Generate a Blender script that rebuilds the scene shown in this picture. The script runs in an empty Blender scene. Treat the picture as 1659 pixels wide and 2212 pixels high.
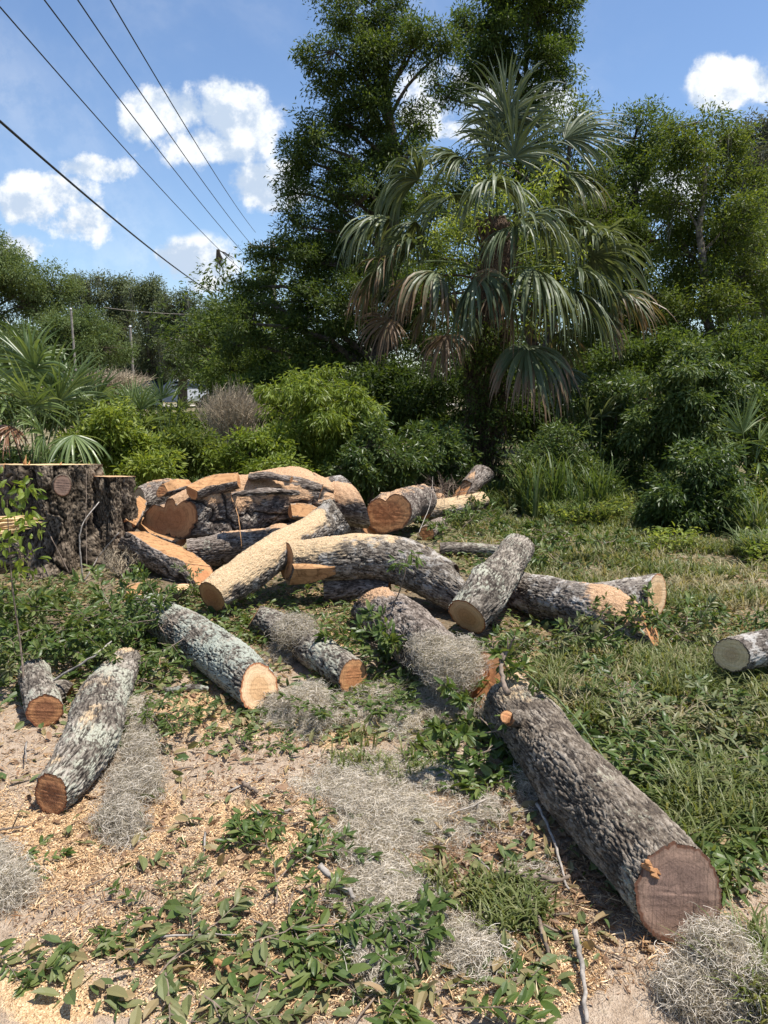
import bpy, math, random
import numpy as np
from mathutils import Vector, Matrix

# ------------------------------------------------------------------ camera, sky, sun, exposure
SC = bpy.context.scene
COL = SC.collection
PITCH = math.radians(10.1)
CAMZ = 1.6
FPX, CX, CY = 1598.5, 829.5, 1106.0          # focal length and centre of a 1659 x 2212 frame
cam_d = bpy.data.cameras.new("camera")
cam = bpy.data.objects.new("camera", cam_d)
COL.objects.link(cam)
cam.location = (0, 0, CAMZ)
cam.rotation_euler = (math.pi / 2 - PITCH, 0, 0)
cam_d.sensor_fit = 'VERTICAL'
cam_d.sensor_height = 36.0
cam_d.lens = 36.0 * FPX / 2212.0
cam_d.clip_start = 0.05
cam_d.clip_end = 2000
SC.camera = cam

SUN = Vector((0.34, -0.06, 0.94)).normalized()
sun_d = bpy.data.lights.new("sun", 'SUN')
sun_d.energy = 4.6
sun_d.angle = math.radians(0.5)
sun_d.color = (1.0, 0.95, 0.87)
sun = bpy.data.objects.new("sun", sun_d)
COL.objects.link(sun)
sun.rotation_euler = SUN.to_track_quat('Z', 'Y').to_euler()

SC.view_settings.view_transform = 'Standard'
SC.view_settings.look = 'None'
SC.view_settings.gamma = 1
SC.view_settings.exposure = 0.80
SC.cycles.max_bounces = 7
SC.cycles.diffuse_bounces = 4
SC.cycles.glossy_bounces = 2
SC.cycles.transmission_bounces = 4
SC.cycles.sample_clamp_indirect = 6

def pix(px, py):
    """unit-less ray (world) through a point of the 1659 x 2212 frame"""
    x = (np.asarray(px, float) - CX) / FPX
    y = -(np.asarray(py, float) - CY) / FPX
    c, s = math.cos(PITCH), math.sin(PITCH)
    return np.stack([x, c + y * s, -s + y * c], -1)

def P(px, py, Y):
    d = pix(px, py)
    return np.array([0, 0, CAMZ]) + d * (Y / d[..., 1:2])

def G(px, py, z=0.0):
    d = pix(px, py)
    t = (np.asarray(z) - CAMZ) / d[..., 2]
    return np.array([0, 0, CAMZ]) + d * t[..., None]

def proj(w):
    w = np.asarray(w, float) - np.array([0, 0, CAMZ])
    c, s = math.cos(PITCH), math.sin(PITCH)
    dep = w[..., 1] * c - w[..., 2] * s
    up = w[..., 1] * s + w[..., 2] * c
    dep = np.where(dep < 0.05, 0.05, dep)
    return CX + FPX * w[..., 0] / dep, CY - FPX * up / dep, dep

# world: Nishita sky with procedural cumulus
W = bpy.data.worlds.new("World")
SC.world = W
W.use_nodes = True
wn, wl = W.node_tree.nodes, W.node_tree.links
wn.clear()

class NT:
    def __init__(s, tree):
        s.t = tree; s.n = tree.nodes; s.l = tree.links
    def add(s, typ, ins=None, **kw):
        n = s.n.new(typ)
        for k, v in kw.items():
            setattr(n, k, v)
        for k, v in (ins or {}).items():
            s.put(n.inputs[k], v)
        return n
    def put(s, sock, v):
        if isinstance(v, bpy.types.NodeSocket):
            s.l.new(v, sock)
        elif isinstance(v, bpy.types.Node):
            s.l.new(v.outputs[0], sock)
        else:
            sock.default_value = v
    def m(s, op, a, b=0.0, c=None, clamp=False):
        n = s.add('ShaderNodeMath', {0: a, 1: b}, operation=op, use_clamp=clamp)
        if c is not None: s.put(n.inputs[2], c)
        return n.outputs[0]
    def ss(s, v, a, b, to0=0.0, to1=1.0):
        n = s.add('ShaderNodeMapRange', {0: v, 1: a, 2: b, 3: to0, 4: to1}, interpolation_type='SMOOTHSTEP')
        return n.outputs[0]
    def noise(s, vec, scale, detail=3.0, rough=0.55, dist=0.0):
        return s.add('ShaderNodeTexNoise', {'Vector': vec, 'Scale': scale, 'Detail': detail, 'Roughness': rough, 'Distortion': dist}).outputs['Fac']
    def mix(s, f, a, b, typ='MIX'):
        n = s.add('ShaderNodeMix', data_type='RGBA', blend_type=typ)
        s.put(n.inputs[0], f); s.put(n.inputs[6], a); s.put(n.inputs[7], b)
        return n.outputs[2]
    def ramp(s, f, stops, interp='LINEAR'):
        n = s.add('ShaderNodeValToRGB', {0: f})
        cr = n.color_ramp
        cr.interpolation = interp
        while len(cr.elements) < len(stops): cr.elements.new(0.5)
        for e, (p, c) in zip(cr.elements, stops):
            e.position = p; e.color = (*c, 1)
        return n.outputs[0]
    def attr(s, name, out='Fac'):
        return s.add('ShaderNodeAttribute', attribute_name=name).outputs[out]

w = NT(W.node_tree)
sky = w.add('ShaderNodeTexSky', sky_type='NISHITA', sun_disc=False)
sky.sun_elevation = math.asin(SUN.z)
sky.sun_rotation = math.atan2(SUN.x, SUN.y)
sky.air_density = 1.0
sky.dust_density = 0.4
sky.ozone_density = 1.6
tc = w.add('ShaderNodeTexCoord')
sep = w.add('ShaderNodeSeparateXYZ', {0: tc.outputs['Generated']})
yy = w.m('MAXIMUM', sep.outputs[1], 0.08)
U = w.m('DIVIDE', sep.outputs[0], yy)
Vv = w.m('DIVIDE', sep.outputs[2], yy)
uv = w.add('ShaderNodeCombineXYZ', {0: U, 1: Vv, 2: 0.0}).outputs[0]
wob = w.add('ShaderNodeTexNoise', {'Vector': uv, 'Scale': 7.0, 'Detail': 4.0})
dv = w.add('ShaderNodeVectorMath', {0: wob.outputs['Color'], 1: (0.5, 0.5, 0.5)}, operation='SUBTRACT')
dv = w.add('ShaderNodeVectorMath', {0: dv.outputs[0], 'Scale': 0.06}, operation='SCALE')
uvd = w.add('ShaderNodeVectorMath', {0: uv, 1: dv.outputs[0]}, operation='ADD')
sd = w.add('ShaderNodeSeparateXYZ', {0: uvd.outputs[0]})
CLOUDS = [(350, 245, 95, 62, 1), (510, 250, 85, 70, 1), (440, 310, 120, 50, .95), (210, 362, 95, 36, .9), (115, 425, 115, 60, .95),
          (160, 480, 90, 50, .9), (45, 525, 75, 50, 1), (560, 410, 95, 60, .9), (430, 580, 90, 50, .95), (390, 610, 60, 40, .8), (450, 668, 70, 22, .8),
          (1600, 180, 100, 60, 1), (1560, 220, 60, 40, .9), (1240, 170, 80, 90, .72), (960, 200, 110, 90, .75), (1000, 270, 90, 40, .8),
          (1400, 420, 120, 60, .9), (-200, 420, 180, 60, 1), (1850, 300, 160, 70, 1), (1680, 560, 120, 40, .9)]
dens = None
vert = None
for (cx_, cy_, rx_, ry_, am) in CLOUDS:
    d = pix(cx_, cy_)
    u0, v0 = d[0] / d[1], d[2] / d[1]
    e = pix(cx_ + rx_, cy_); su = abs(e[0] / e[1] - u0)
    e = pix(cx_, cy_ - ry_); sv = abs(e[2] / e[1] - v0)
    a = w.m('DIVIDE', w.m('SUBTRACT', sd.outputs[0], float(u0)), float(su))
    b = w.m('DIVIDE', w.m('SUBTRACT', sd.outputs[1], float(v0)), float(sv))
    r = w.m('SQRT', w.m('ADD', w.m('MULTIPLY', a, a), w.m('MULTIPLY', b, b)))
    g = w.m('MULTIPLY', w.ss(r, 1.75, 0.2), am)
    dens = g if dens is None else w.m('MAXIMUM', dens, g)
n1 = w.noise(uv, 9.0, 8.0, 0.62)
n2 = w.noise(uv, 26.0, 5.0, 0.6)
uvs = w.add('ShaderNodeVectorMath', {0: uv, 1: (0.012, 0.022, 0.0)}, operation='ADD').outputs[0]
n1s = w.noise(uvs, 9.0, 8.0, 0.62)
cd = w.m('ADD', dens, w.m('MULTIPLY', w.m('SUBTRACT', n1, 0.5), 3.4))
mask = w.ss(cd, 0.25, 0.74)
mask = w.m('MULTIPLY', mask, w.ss(dens, 0.02, 0.3))
wisp = w.m('MULTIPLY', w.ss(w.noise(uv, 2.6, 6.0, 0.6, 0.6), 0.42, 0.85), 0.42)
mask = w.m('MAXIMUM', mask, wisp)
shade = w.ss(w.m('ADD', w.m('ADD', 0.42, w.m('MULTIPLY', w.m('SUBTRACT', n1, n1s), 5.0)), w.m('MULTIPLY', w.m('SUBTRACT', n2, 0.5), 0.5)), 0.0, 0.75)
ccol = w.mix(shade, (3.5, 4.2, 5.2, 1), (6.1, 6.3, 6.5, 1))
tint = w.mix(1.0, sky.outputs[0], (0.86, 0.93, 1.02, 1), 'MULTIPLY')
final = w.mix(mask, tint, ccol)
bg = w.add('ShaderNodeBackground', {0: final, 1: 0.098})
w.add('ShaderNodeOutputWorld', {0: bg.outputs[0]})

# ------------------------------------------------------------------ numpy helpers
def _h(ix, iy, iz):
    n = (ix * 374761393 + iy * 668265263 + iz * 2147483647 + 1013904223).astype(np.int64) & 0xffffffff
    n = ((n ^ (n >> 13)) * 1274126177) & 0xffffffff
    n = ((n ^ (n >> 16)) * 2246822519) & 0xffffffff
    return ((n ^ (n >> 15)) & 0xffffff) / float(0xffffff)

def vnoise(p):
    p = np.asarray(p, float)
    i = np.floor(p).astype(np.int64); f = p - i
    f = f * f * (3 - 2 * f)
    x, y, z = i[..., 0], i[..., 1], i[..., 2]
    fx, fy, fz = f[..., 0], f[..., 1], f[..., 2]
    def L(a, b, t): return a + (b - a) * t
    return L(L(L(_h(x, y, z), _h(x + 1, y, z), fx), L(_h(x, y + 1, z), _h(x + 1, y + 1, z), fx), fy),
             L(L(_h(x, y, z + 1), _h(x + 1, y, z + 1), fx), L(_h(x, y + 1, z + 1), _h(x + 1, y + 1, z + 1), fx), fy), fz)

def fbm(p, o=3):
    p = np.asarray(p, float); s = 0; a = 0.5; t = 0
    for k in range(o):
        s = s + a * vnoise(p * (2.03 ** k) + 17.3 * k); t += a; a *= 0.5
    return s / t

def sst(x, a, b):
    t = np.clip((x - a) / (b - a), 0, 1); return t * t * (3 - 2 * t)

def nrm(v):
    return v / np.maximum(np.linalg.norm(v, axis=-1, keepdims=True), 1e-9)

def gz(x, y):
    x = np.asarray(x, float); y = np.asarray(y, float)
    p = np.stack([x, y, np.zeros_like(x) + 3.3], -1)
    far = np.clip(1.0 - np.hypot(x, y - 4) / 40, 0.15, 1)
    return ((fbm(p * 1.1, 2) - 0.5) * 0.07 + (fbm(p * 5.0, 3) - 0.5) * 0.035) * far

def make_mesh(name, V, F, mat, parent=None, attrs=None, smooth=False, loc=None):
    """F: list of (n,k) int arrays; loc: world point that becomes the local origin when there is no parent"""
    V = np.asarray(V, float)
    org = np.array(parent.location) if parent is not None and parent.type == 'EMPTY' else None
    if parent is not None and org is None: org = np.array(parent.get('_org', (0, 0, 0)))
    if parent is None: org = np.array(loc if loc is not None else (0, 0, 0))
    V = V - org
    me = bpy.data.meshes.new(name)
    F = [f for f in F if len(f)]
    me.vertices.add(len(V)); me.vertices.foreach_set('co', V.astype(np.float32).ravel())
    nl = sum(f.size for f in F); npol = sum(len(f) for f in F)
    me.loops.add(nl); me.polygons.add(npol)
    me.loops.foreach_set('vertex_index', np.concatenate([f.ravel() for f in F]).astype(np.int32))
    st = []; c = 0
    for f in F:
        st.append(c + np.arange(len(f)) * f.shape[1]); c += f.size
    me.polygons.foreach_set('loop_start', np.concatenate(st).astype(np.int32))
    me.polygons.foreach_set('use_smooth', np.full(npol, smooth))
    for k, a in (attrs or {}).items():
        at = me.attributes.new(k, 'FLOAT', 'POINT'); at.data.foreach_set('value', np.asarray(a, np.float32).ravel())
    me.update(calc_edges=True)
    if isinstance(mat, (list, tuple)):
        for m_ in mat: me.materials.append(m_)
    else: me.materials.append(mat)
    o = bpy.data.objects.new(name, me); COL.objects.link(o)
    if parent is not None:
        o.parent = parent
    else: o.location = org
    return o

def empty(name, loc, label, cat, group=None):
    o = bpy.data.objects.new(name, None); COL.objects.link(o)
    o.location = [float(v) for v in loc]; o.empty_display_size = 0.1
    return tag(o, label, cat, group)

def tag(o, label=None, cat=None, group=None, kind=None):
    if label: o['label'] = label
    if cat: o['category'] = cat
    if group: o['group'] = group
    if kind: o['kind'] = kind
    return o

class Acc:
    """collects geometry of one mesh"""
    def __init__(s): s.V = []; s.F = []; s.A = {}; s.n = 0
    def add(s, V, F, **attrs):
        V = np.asarray(V, float).reshape(-1, 3)
        s.V.append(V)
        for f in (F if isinstance(F, list) else [F]):
            s.F.append(np.asarray(f) + s.n)
        for k, a in attrs.items():
            s.A.setdefault(k, []).append(np.broadcast_to(np.asarray(a, float), (len(V),)) if np.ndim(a) == 0 else np.asarray(a).ravel())
        s.n += len(V)
    def tube(s, pts, tr_, sides=6, cap=True, **attrs):
        pts = np.asarray(pts, float); m = len(pts); tr_ = np.broadcast_to(np.asarray(tr_, float), (m,))
        T = nrm(np.gradient(pts, axis=0))
        ref = np.array([0, 0, 1.0]) if abs(T[:, 2]).mean() < 0.8 else np.array([0, 1.0, 0])
        A = nrm(np.cross(T, ref)); B = np.cross(A, T)
        th = np.linspace(0, 2 * np.pi, sides, endpoint=False)
        V = pts[:, None] + tr_[:, None, None] * (A[:, None] * np.cos(th)[None, :, None] + B[:, None] * np.sin(th)[None, :, None])
        i = np.arange(m - 1)[:, None] * sides; j = np.arange(sides)[None]; j2 = (j + 1) % sides
        F = np.stack([i + j, i + j2, i + sides + j2, i + sides + j], -1).reshape(-1, 4)
        Fs = [F]
        if cap:
            Fs.append(np.array([list(range(sides))[::-1]])); Fs.append(np.array([[(m - 1) * sides + q for q in range(sides)]]))
        s.add(V.reshape(-1, 3), Fs, **attrs)
    def build(s, name, mat, parent=None, smooth=False, loc=None):
        by = {}
        for f in s.F: by.setdefault(f.shape[1], []).append(f)
        return make_mesh(name, np.concatenate(s.V), [np.concatenate(v) for v in by.values()], mat, parent,
                         {k: np.concatenate(v) for k, v in s.A.items()}, smooth, loc)

# ------------------------------------------------------------------ materials
def new_mat(name):
    m = bpy.data.materials.new(name); m.use_nodes = True
    t = NT(m.node_tree); t.n.clear()
    return m, t

def finish(t, color, rough=0.8, bump=None, bstr=0.5, bdist=0.01, spec=0.3, trans=None, translucent=0.0):
    ins = {'Base Color': color, 'Roughness': rough, 'Specular IOR Level': spec}
    p = t.add('ShaderNodeBsdfPrincipled', ins)
    if bump is not None:
        b = t.add('ShaderNodeBump', {'Height': bump, 'Strength': bstr, 'Distance': bdist})
        t.l.new(b.outputs[0], p.inputs['Normal'])
    out = p.outputs[0]
    if translucent > 0:
        tr = t.add('ShaderNodeBsdfTranslucent', {0: trans if trans is not None else color})
        out = t.add('ShaderNodeMixShader', {0: translucent, 1: out, 2: tr.outputs[0]}).outputs[0]
    t.add('ShaderNodeOutputMaterial', {0: out})

SAW = ((0.28, 0.155, 0.085), (0.46, 0.285, 0.165), (0.62, 0.42, 0.26))
SAWY = ((0.32, 0.20, 0.11), (0.50, 0.36, 0.21), (0.66, 0.52, 0.34))
def bark_mat(name, dark=(0.045, 0.036, 0.030), mid=(0.15, 0.125, 0.10), light=(0.40, 0.35, 0.29), lichen=0.4, saw=SAW, white=0.0, lcol=(0.42, 0.42, 0.33)):
    m, t = new_mat(name)
    oc = t.add('ShaderNodeTexCoord').outputs['Object']
    cav = t.attr('cav'); dust = t.attr('dust')
    bc = t.add('ShaderNodeCombineXYZ', {0: t.attr('b1'), 1: t.attr('b2'), 2: t.attr('b3')}).outputs[0]
    n1 = t.noise(oc, 7, 4); n2 = t.noise(bc, 75, 5, 0.72); n3 = t.noise(oc, 190, 3, 0.7)
    v = t.m('ADD', t.m('MULTIPLY', n2, 0.65), t.m('MULTIPLY', n1, 0.45))
    c = t.ramp(v, [(0.40, dark), (0.53, mid), (0.66, light)])
    c = t.mix(t.ss(cav, 0.35, 0.95), c, (*[x * 0.75 for x in dark], 1))
    # lichen crusts, patchy and with hard edges
    ln = t.m('ADD', t.m('MULTIPLY', t.noise(oc, 4.5, 3), 0.55), t.m('MULTIPLY', t.noise(oc, 45, 4, 0.65), 0.45))
    lm = t.m('MULTIPLY', t.ss(ln, 0.66 - 0.22 * lichen, 0.72 - 0.20 * lichen), t.ss(cav, 0.9, 0.3))
    lc = t.ramp(n3, [(0.3, tuple(x * 0.75 for x in lcol)), (0.55, lcol), (0.75, (0.58, 0.58, 0.52))])
    c = t.mix(t.m('MULTIPLY', lm, 0.85 if lichen > 0.05 else 0.0), c, lc)
    if white > 0:
        c = t.mix(t.m('MULTIPLY', t.ss(t.noise(oc, 14, 5, 0.7), 0.52, 0.6), white), c, (0.52, 0.50, 0.47, 1))
    sc = t.ramp(t.add('ShaderNodeTexVoronoi', {'Vector': oc, 'Scale': 260.0}).outputs['Color'], [(0.1, saw[0]), (0.45, saw[1]), (0.9, saw[2])])
    dm = t.m('MULTIPLY', t.ss(t.m('ADD', dust, t.m('MULTIPLY', t.m('SUBTRACT', n2, 0.5), 0.9)), 0.38, 0.62), 0.95)
    c = t.mix(dm, c, sc)
    h = t.m('ADD', t.m('MULTIPLY', n2, 0.7), t.m('MULTIPLY', n3, 0.4))
    finish(t, c, 0.9, h, 0.9, 0.012, 0.15)
    return m

def cut_mat(name, pale, heart, edge, hr=0.6, saw=0.5, stain=0.3):
    m, t = new_mat(name)
    oc = t.add('ShaderNodeTexCoord').outputs['Object']
    rad = t.attr('rad'); sx = t.attr('sx')
    n1 = t.noise(oc, 12, 4); n2 = t.noise(oc, 120, 3, 0.7)
    r = t.m('ADD', rad, t.m('MULTIPLY', t.m('SUBTRACT', n1, 0.5), 0.22))
    c = t.ramp(r, [(0.0, heart), (hr * 0.8, heart), (hr, tuple((a + b) / 2 for a, b in zip(heart, pale))), (min(hr + 0.12, 0.9), pale), (0.91, pale), (0.945, edge)])
    ring = t.m('SINE', t.m('MULTIPLY', r, 85.0))
    ring2 = t.m('SINE', t.m('MULTIPLY', r, 31.0))
    c = t.mix(t.ss(t.m('ADD', ring, ring2), 0.0, 1.9, 0.0, 0.38), c, (*[x * 0.45 for x in heart], 1))
    lines = t.noise(t.add('ShaderNodeCombineXYZ', {0: t.m('MULTIPLY', sx, 160.0), 1: t.m('MULTIPLY', rad, 1.5), 2: 0.0}).outputs[0], 1.0, 3)
    sy = t.attr('sy')
    ang = t.m('ARCTAN2', sy, sx)
    rc = t.noise(t.add('ShaderNodeCombineXYZ', {0: t.m('MULTIPLY', ang, 5.0), 1: t.m('MULTIPLY', rad, 1.2), 2: 3.0}).outputs[0], 1.6, 3, 0.6)
    crack = t.m('MULTIPLY', t.ss(t.m('ABSOLUTE', t.m('SUBTRACT', rc, 0.5)), 0.014, 0.0), t.ss(rad, 0.95, 0.3))
    c = t.mix(t.m('MULTIPLY', crack, 0.75), c, (*[x * 0.25 for x in heart], 1))
    c = t.mix(t.m('MULTIPLY', t.ss(lines, 0.5, 0.68), saw), c, (*[x * 0.55 for x in heart], 1))
    c = t.mix(t.m('MULTIPLY', t.ss(t.noise(oc, 16, 5, 0.7), 0.5, 0.66), stain), c, (*[x * 0.4 for x in heart], 1))
    c = t.mix(t.ss(n2, 0.5, 0.9, 0, 0.5), c, (*[min(x * 1.35, 0.9) for x in pale], 1))
    finish(t, c, 0.8, t.m('ADD', lines, n2), 0.5, 0.004, 0.15)
    return m

def leaf_mat(name, c0, c1, c2, tr=0.35, rough=0.45, spec=0.35, dead=None, far=False):
    m, t = new_mat(name)
    rnd = t.attr('rnd')
    oi = t.add('ShaderNodeObjectInfo').outputs['Random']
    v = t.m('ADD', t.m('MULTIPLY', rnd, 0.8), t.m('MULTIPLY', oi, 0.2))
    st = [(0.05, c0), (0.5, c1), (0.9, c2)]
    c = t.ramp(v, st)
    if dead is not None:
        dd = t.attr('dead')
        oc = t.add('ShaderNodeTexCoord').outputs['Object']
        dn = t.noise(oc, 18, 3)
        c = t.mix(t.ss(t.m('ADD', dd, t.m('MULTIPLY', t.m('SUBTRACT', dn, 0.5), 0.5)), 0.35, 0.75), c, (*dead, 1))
    tc_ = t.mix(1.0, c, (1.9, 1.75, 0.9, 1), 'MULTIPLY')
    finish(t, c, rough, None, spec=spec, trans=tc_, translucent=tr)
    return m

def plain_mat(name, c, rough=0.7, var=0.35, scale=25, spec=0.2, metal=0):
    m, t = new_mat(name)
    oc = t.add('ShaderNodeTexCoord').outputs['Object']
    n = t.noise(oc, scale, 5, 0.65)
    cc = t.mix(t.ss(n, 0.35, 0.65), (*[x * (1 - var) for x in c], 1), (*[min(x * (1 + var), 1) for x in c], 1))
    finish(t, cc, rough, n, 0.5, 0.01, spec)
    return m

M = {}
M['bark_lichen'] = bark_mat('bark_lichen', lichen=0.7, saw=SAWY)
M['bark_heavy'] = bark_mat('bark_heavy_lichen', lichen=1.0, lcol=(0.38, 0.41, 0.34))
M['bark_plain'] = bark_mat('bark_plain', lichen=0.25, dark=(0.045, 0.034, 0.027), mid=(0.17, 0.135, 0.11), light=(0.40, 0.34, 0.29))
M['bark_white'] = bark_mat('bark_whitish', lichen=0.35, white=0.6, mid=(0.17, 0.145, 0.125))
M['bark_saw'] = bark_mat('bark_sawdusted', lichen=0.1, saw=SAW, mid=(0.13, 0.10, 0.085))
M['bark_yel'] = bark_mat('bark_yellow_sawdust', lichen=0.35, saw=SAWY, white=0.35)
M['bark_near'] = bark_mat('bark_near', lichen=0.42, mid=(0.14, 0.112, 0.085), light=(0.34, 0.29, 0.235), lcol=(0.38, 0.36, 0.27), saw=SAWY)
M['bark_stump'] = bark_mat('bark_stump', lichen=0.05, dark=(0.026, 0.020, 0.014), mid=(0.11, 0.083, 0.058), light=(0.29, 0.23, 0.17))
M['cut_pale'] = cut_mat('cut_pale', (0.60, 0.42, 0.25), (0.50, 0.31, 0.16), (0.28, 0.11, 0.05), 0.55, 0.3, 0.2)
M['cut_cream'] = cut_mat('cut_cream', (0.72, 0.52, 0.28), (0.60, 0.40, 0.21), (0.10, 0.07, 0.05), 0.4, 0.25, 0.2)
M['cut_brown'] = cut_mat('cut_brown', (0.46, 0.22, 0.10), (0.27, 0.12, 0.06), (0.16, 0.06, 0.03), 0.6, 0.4, 0.4)
M['cut_dark'] = cut_mat('cut_dark', (0.26, 0.17, 0.125), (0.20, 0.13, 0.10), (0.11, 0.05, 0.03), 0.7, 0.75, 0.45)
M['cut_orange'] = cut_mat('cut_orange', (0.50, 0.26, 0.12), (0.44, 0.20, 0.09), (0.14, 0.07, 0.04), 0.6, 0.5, 0.35)
M['wood'] = cut_mat('split_wood', (0.46, 0.255, 0.12), (0.34, 0.165, 0.07), (0.28, 0.14, 0.06), 0.5, 0.9, 0.75)
M['leaf_branch'] = leaf_mat('leaf_branch', (0.040, 0.068, 0.014), (0.075, 0.118, 0.026), (0.15, 0.18, 0.055), 0.3, 0.42, 0.35)
M['leaf_wilt'] = leaf_mat('leaf_wilt', (0.06, 0.085, 0.028), (0.12, 0.14, 0.05), (0.20, 0.19, 0.09), 0.25, 0.5, 0.4)
M['leaf_tree'] = leaf_mat('leaf_tree', (0.032, 0.056, 0.012), (0.066, 0.102, 0.022), (0.13, 0.165, 0.045), 0.44, 0.5, 0.22)
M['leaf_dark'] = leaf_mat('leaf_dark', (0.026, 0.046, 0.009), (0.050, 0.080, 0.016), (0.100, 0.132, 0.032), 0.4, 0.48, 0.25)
M['leaf_bright'] = leaf_mat('leaf_bright', (0.070, 0.108, 0.012), (0.155, 0.205, 0.030), (0.30, 0.34, 0.09), 0.42, 0.46, 0.3)
M['leaf_yel'] = leaf_mat('leaf_yellowish', (0.038, 0.062, 0.011), (0.076, 0.110, 0.020), (0.145, 0.172, 0.042), 0.42, 0.5, 0.22)
M['leaf_bush'] = leaf_mat('leaf_bush', (0.030, 0.056, 0.012), (0.064, 0.102, 0.024), (0.135, 0.170, 0.055), 0.35, 0.42, 0.35)
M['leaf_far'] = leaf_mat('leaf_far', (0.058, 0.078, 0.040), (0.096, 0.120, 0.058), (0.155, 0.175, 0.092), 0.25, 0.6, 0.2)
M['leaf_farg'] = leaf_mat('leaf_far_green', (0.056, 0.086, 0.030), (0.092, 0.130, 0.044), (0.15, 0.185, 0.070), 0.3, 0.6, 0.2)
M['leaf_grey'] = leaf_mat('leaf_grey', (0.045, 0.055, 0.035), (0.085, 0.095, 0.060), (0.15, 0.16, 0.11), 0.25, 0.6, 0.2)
M['palm'] = leaf_mat('palm_blade', (0.050, 0.070, 0.030), (0.090, 0.115, 0.056), (0.155, 0.18, 0.098), 0.24, 0.46, 0.32, dead=(0.17, 0.11, 0.065))
M['palmetto'] = leaf_mat('palmetto_blade', (0.065, 0.105, 0.030), (0.11, 0.155, 0.050), (0.18, 0.23, 0.09), 0.28, 0.38, 0.45, dead=(0.22, 0.11, 0.06))
M['grass'] = leaf_mat('grass_blade', (0.060, 0.082, 0.022), (0.12, 0.148, 0.042), (0.27, 0.26, 0.13), 0.35, 0.5, 0.3)
M['straw'] = leaf_mat('dry_grass_blade', (0.14, 0.13, 0.06), (0.28, 0.25, 0.14), (0.44, 0.38, 0.25), 0.3, 0.6, 0.2)
M['reed'] = leaf_mat('reed_blade', (0.045, 0.075, 0.018), (0.08, 0.12, 0.03), (0.20, 0.20, 0.09), 0.3, 0.5, 0.3)
M['litter'] = leaf_mat('litter_leaf', (0.06, 0.10, 0.03), (0.15, 0.165, 0.065), (0.30, 0.20, 0.11), 0.2, 0.55, 0.3)
M['drybrown'] = leaf_mat('dry_leaf', (0.12, 0.07, 0.04), (0.22, 0.13, 0.075), (0.36, 0.24, 0.14), 0.1, 0.6, 0.3)
M['moss'] = leaf_mat('spanish_moss', (0.12, 0.105, 0.085), (0.40, 0.355, 0.30), (0.68, 0.62, 0.54), 0.2, 0.8, 0.1)
M['moss_far'] = leaf_mat('hanging_moss', (0.09, 0.09, 0.075), (0.14, 0.14, 0.115), (0.20, 0.20, 0.165), 0.2, 0.9, 0.1)
M['twig'] = plain_mat('twig', (0.17, 0.13, 0.10), 0.85)
M['twig_grey'] = plain_mat('twig_grey', (0.27, 0.24, 0.21), 0.85)
M['twig_dead'] = plain_mat('dead_twigs', (0.34, 0.28, 0.20), 0.85)
M['stem'] = plain_mat('green_stem', (0.10, 0.13, 0.05), 0.6)
M['trunk'] = plain_mat('tree_trunk', (0.085, 0.068, 0.052), 0.9, 0.5, 14)
M['trunk_pale'] = plain_mat('pale_trunk', (0.15, 0.13, 0.105), 0.9, 0.5, 14)
M['boot'] = plain_mat('palm_trunk', (0.085, 0.055, 0.036), 0.9, 0.5, 20)
M['chip'] = leaf_mat('wood_chip', (0.36, 0.20, 0.10), (0.58, 0.40, 0.22), (0.74, 0.58, 0.38), 0.0, 0.8, 0.1)
M['wire'] = plain_mat('wire', (0.03, 0.03, 0.032), 0.6, 0.1)
M['paint_silver'] = plain_mat('silver_paint', (0.50, 0.52, 0.55), 0.25, 0.05, 5, 0.6)
M['paint_dark'] = plain_mat('dark_paint', (0.05, 0.06, 0.07), 0.25, 0.05, 5, 0.6)
M['glass'] = plain_mat('dark_glass', (0.02, 0.025, 0.03), 0.08, 0.05, 5, 0.8)
M['rubber'] = plain_mat('rubber', (0.02, 0.02, 0.02), 0.8)
M['chrome'] = plain_mat('wheel_rim', (0.4, 0.4, 0.4), 0.35)
M['concrete'] = plain_mat('road_concrete', (0.42, 0.38, 0.33), 0.9, 0.12, 3)

# ground material
m, t = new_mat('ground')
oc = t.add('ShaderNodeTexCoord').outputs['Object']
green, sawm, dark = t.attr('green'), t.attr('saw'), t.attr('duff')
nA, nB, nC = t.noise(oc, 2.2, 5, 0.6), t.noise(oc, 18, 5, 0.7), t.noise(oc, 110, 3, 0.7)
vor = t.add('ShaderNodeTexVoronoi', {'Vector': oc, 'Scale': 190.0, 'Randomness': 1.0})
vor2 = t.add('ShaderNodeTexVoronoi', {'Vector': oc, 'Scale': 480.0, 'Randomness': 1.0})
chipv = t.m('ADD', t.m('MULTIPLY', vor.outputs['Color'], 0.5), t.m('MULTIPLY', vor2.outputs['Color'], 0.5))
chips = t.ramp(chipv, [(0.2, (0.22, 0.12, 0.06)), (0.42, (0.46, 0.295, 0.155)), (0.62, (0.60, 0.42, 0.235)), (0.8, (0.72, 0.56, 0.36))])
sand = t.ramp(t.m('ADD', t.m('MULTIPLY', nB, 0.6), t.m('MULTIPLY', nC, 0.4)), [(0.3, (0.17, 0.12, 0.08)), (0.5, (0.36, 0.275, 0.20)), (0.68, (0.50, 0.41, 0.32))])
dirt = t.ramp(t.m('ADD', t.m('MULTIPLY', nB, 0.5), t.m('MULTIPLY', nC, 0.5)), [(0.3, (0.05, 0.036, 0.022)), (0.5, (0.13, 0.10, 0.06)), (0.7, (0.24, 0.19, 0.12))])
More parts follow.
